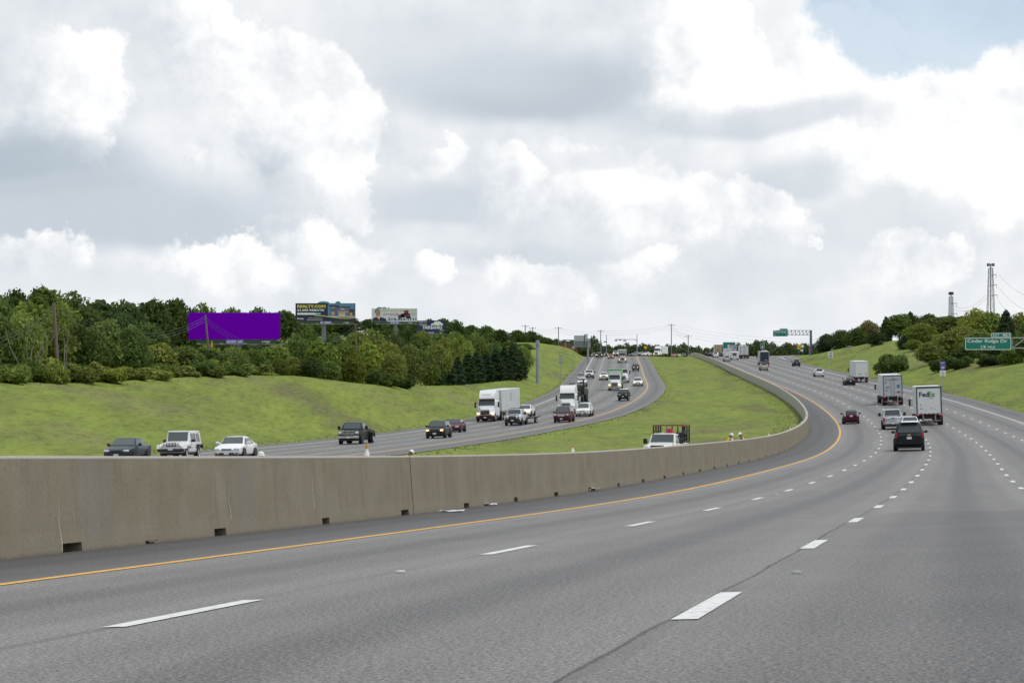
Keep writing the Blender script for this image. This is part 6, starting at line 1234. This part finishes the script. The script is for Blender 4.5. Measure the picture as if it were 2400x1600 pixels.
for lab, u, vtop, Y, rz, J, dark in (('worker in white helmet right of the white sedan, mostly hidden by the barrier', 612, 1050, 92, 2.9, joints(.12), (.02, .02, .03)), ('bent worker in yellow vest and white helmet above the barrier', 965, 1050, 112, -1.1, joints(.62), (.04, .04, .06)),
        ('left of two stooping workers with white helmets by the bend', 1715, 1010.5, 144, -1.4, joints(.5), (.35, .25, .1)), ('right of two stooping workers with white helmets by the bend', 1734, 1011, 145, 1.3, joints(.5), (.03, .04, .07))):
    p = at(u, vtop, Y); hd = Vector(J['crown']); top = hd.z + .14; off = Matrix.Rotation(rz, 3, 'Z') @ Vector((hd.x, hd.y, 0)); z = p.z - top; g = ground(p.x - off.x, p.y - off.y); z = g if abs(z - g) < .25 else z
    person(lab, T(p.x - off.x, p.y - off.y, max(z, g), rz), J, dark, None)
    if z > g + .02:   # standing on a work step where the ground lies lower
        q = thing('work_step', 'low work platform under the %s' % lab[:40].strip(), 'platform', T(p.x - off.x, p.y - off.y, g)); part('deck', MB().box((0, 0, (z - g)/2 - .01), (.9, .7, z - g - .02), .02), GREYM, q)

# ------------------------------------------------------------------ litter by the barrier and lane studs
def scrap(label, u, v, m, size, cat='litter'):
    k, o = main.find(u, v); M = main.frame(k, o); rng = np.random.default_rng(int(u)); n = 5; V = [((i / (n - 1) - .5) * size[0] + rng.uniform(-.03, .03), (j / (n - 1) - .5) * size[1] + rng.uniform(-.03, .03), rng.uniform(.012, size[2])) for i in range(n) for j in range(n)]
    me = bpy.data.meshes.new('scrap'); me.from_pydata(V, [], [(i*n + j, i*n + j + 1, (i+1)*n + j + 1, (i+1)*n + j) for i in range(n-1) for j in range(n-1)]); me.materials.append(m); tag(link('litter', me, None, M), label, cat)
PAPER = mat('litter_white', (.66, .66, .70), .7); DIRT = mat('litter_dirt', (.07, .055, .04), .9, vary=.4)
scrap('flattened white sheet lying on the shoulder by the barrier', 1058, 1202, PAPER, (.5, .5, .05)); scrap('white and brown litter heap at the barrier foot, mid way', 1388, 1151, mat('litter_pale', (.5, .48, .46), .8), (.5, .9, .12)); scrap('dark leaf litter heap beside the first drain slot', 205, 1288, DIRT, (.3, .6, .07)); scrap('dark twig litter between the first and second drain slot', 335, 1278, DIRT, (.2, .4, .05))
scrap('blue and white crumpled packet by the barrier bend', 1723, 1087, mat('litter_blue', (.18, .24, .55), .6), (.4, .7, .15)); scrap('pale rag lying by the barrier past the blue packet', 1770, 1076, mat('litter_grey', (.3, .29, .26), .8), (.4, .8, .15)); scrap('grey scrap in the second drain slot', 560, 1245, mat('litter_grey', (.3, .29, .26), .8), (.25, .4, .06)); scrap('white scrap near the barrier between two slots', 1150, 1186, PAPER, (.25, .5, .05))
def stud(label, u, v, m):
    k, o = main.find(u, v); t = tag(link('lane_stud', MB().lathe([(.05, 0), (.046, .009), (.025, .014)], n=14).mesh('lane_stud', m, 50), None, main.frame(k, o)), label, 'road stud', 'raised lane studs')
stud('white raised stud between the two nearest dashes of the left lane line', 946, 1331, mat('stud_white', (.55, .56, .56), .5)); stud('pale stud on the sealed joint past the nearest thick dash', 1822, 1319, mat('worn_stud', (.30, .32, .33), .7)); stud('worn stud at the bottom edge on the sealed joint', 1392, 1567, mat('worn_stud2', (.25, .28, .29), .6)); stud('small stud far along the left lane line', 1815, 1157, mat('stud_white', (.55, .56, .56), .5))

# ------------------------------------------------------------------ grass blades on the banks and median
def grass_tufts(n=14000):
    rng = np.random.default_rng(3); grassy = [6, 7, 8, 16, 17, 22, 23, 31, 32, 38, 39]
    yi = 140 + (640 - 140) * rng.random(n) ** 1.5; ri = np.clip(np.searchsorted(ROWS, yi) - 1, 0, len(ROWS) - 2); rf = (yi - ROWS[ri]) / (ROWS[ri + 1] - ROWS[ri]); f = rng.random(n)
    wd = np.abs(GX[ri][:, 1:] - GX[ri][:, :-1]) ** .2; ok = np.zeros(NC - 1); ok[[j for j in grassy if j < NC - 9]] = 1; pr = np.cumsum(wd * ok, 1); j = (rng.random(n)[:, None] * pr[:, -1:] > pr).sum(1)
    lerp = lambda A: (A[ri, j] * (1 - f) + A[ri, j + 1] * f) * (1 - rf) + (A[ri + 1, j] * (1 - f) + A[ri + 1, j + 1] * f) * rf
    x, z = lerp(GX), lerp(GZ); P = []
    p = np.stack([x, yi, z - .02], 1); h = (.03 + .09 * rng.random(n) ** 2); a = rng.random(n) * 6.283; w = .10 + .10 * rng.random(n); t = np.stack([np.cos(a), np.sin(a), np.zeros(n)], 1); up = np.stack([rng.normal(0, .8, n), rng.normal(0, .8, n), np.ones(n)], 1) * h[:, None]
    return np.stack([p - t * (w * .5)[:, None], p + t * (w * .5)[:, None], p + t * (w * .22)[:, None] + up, p - t * (w * .22)[:, None] + up * .9], 1)
gm = quads('grass_blades', grass_tufts(), GRASS); tag(link('grass', gm), 'short rough grass blades on the banks and the median', 'grass', kind='stuff')
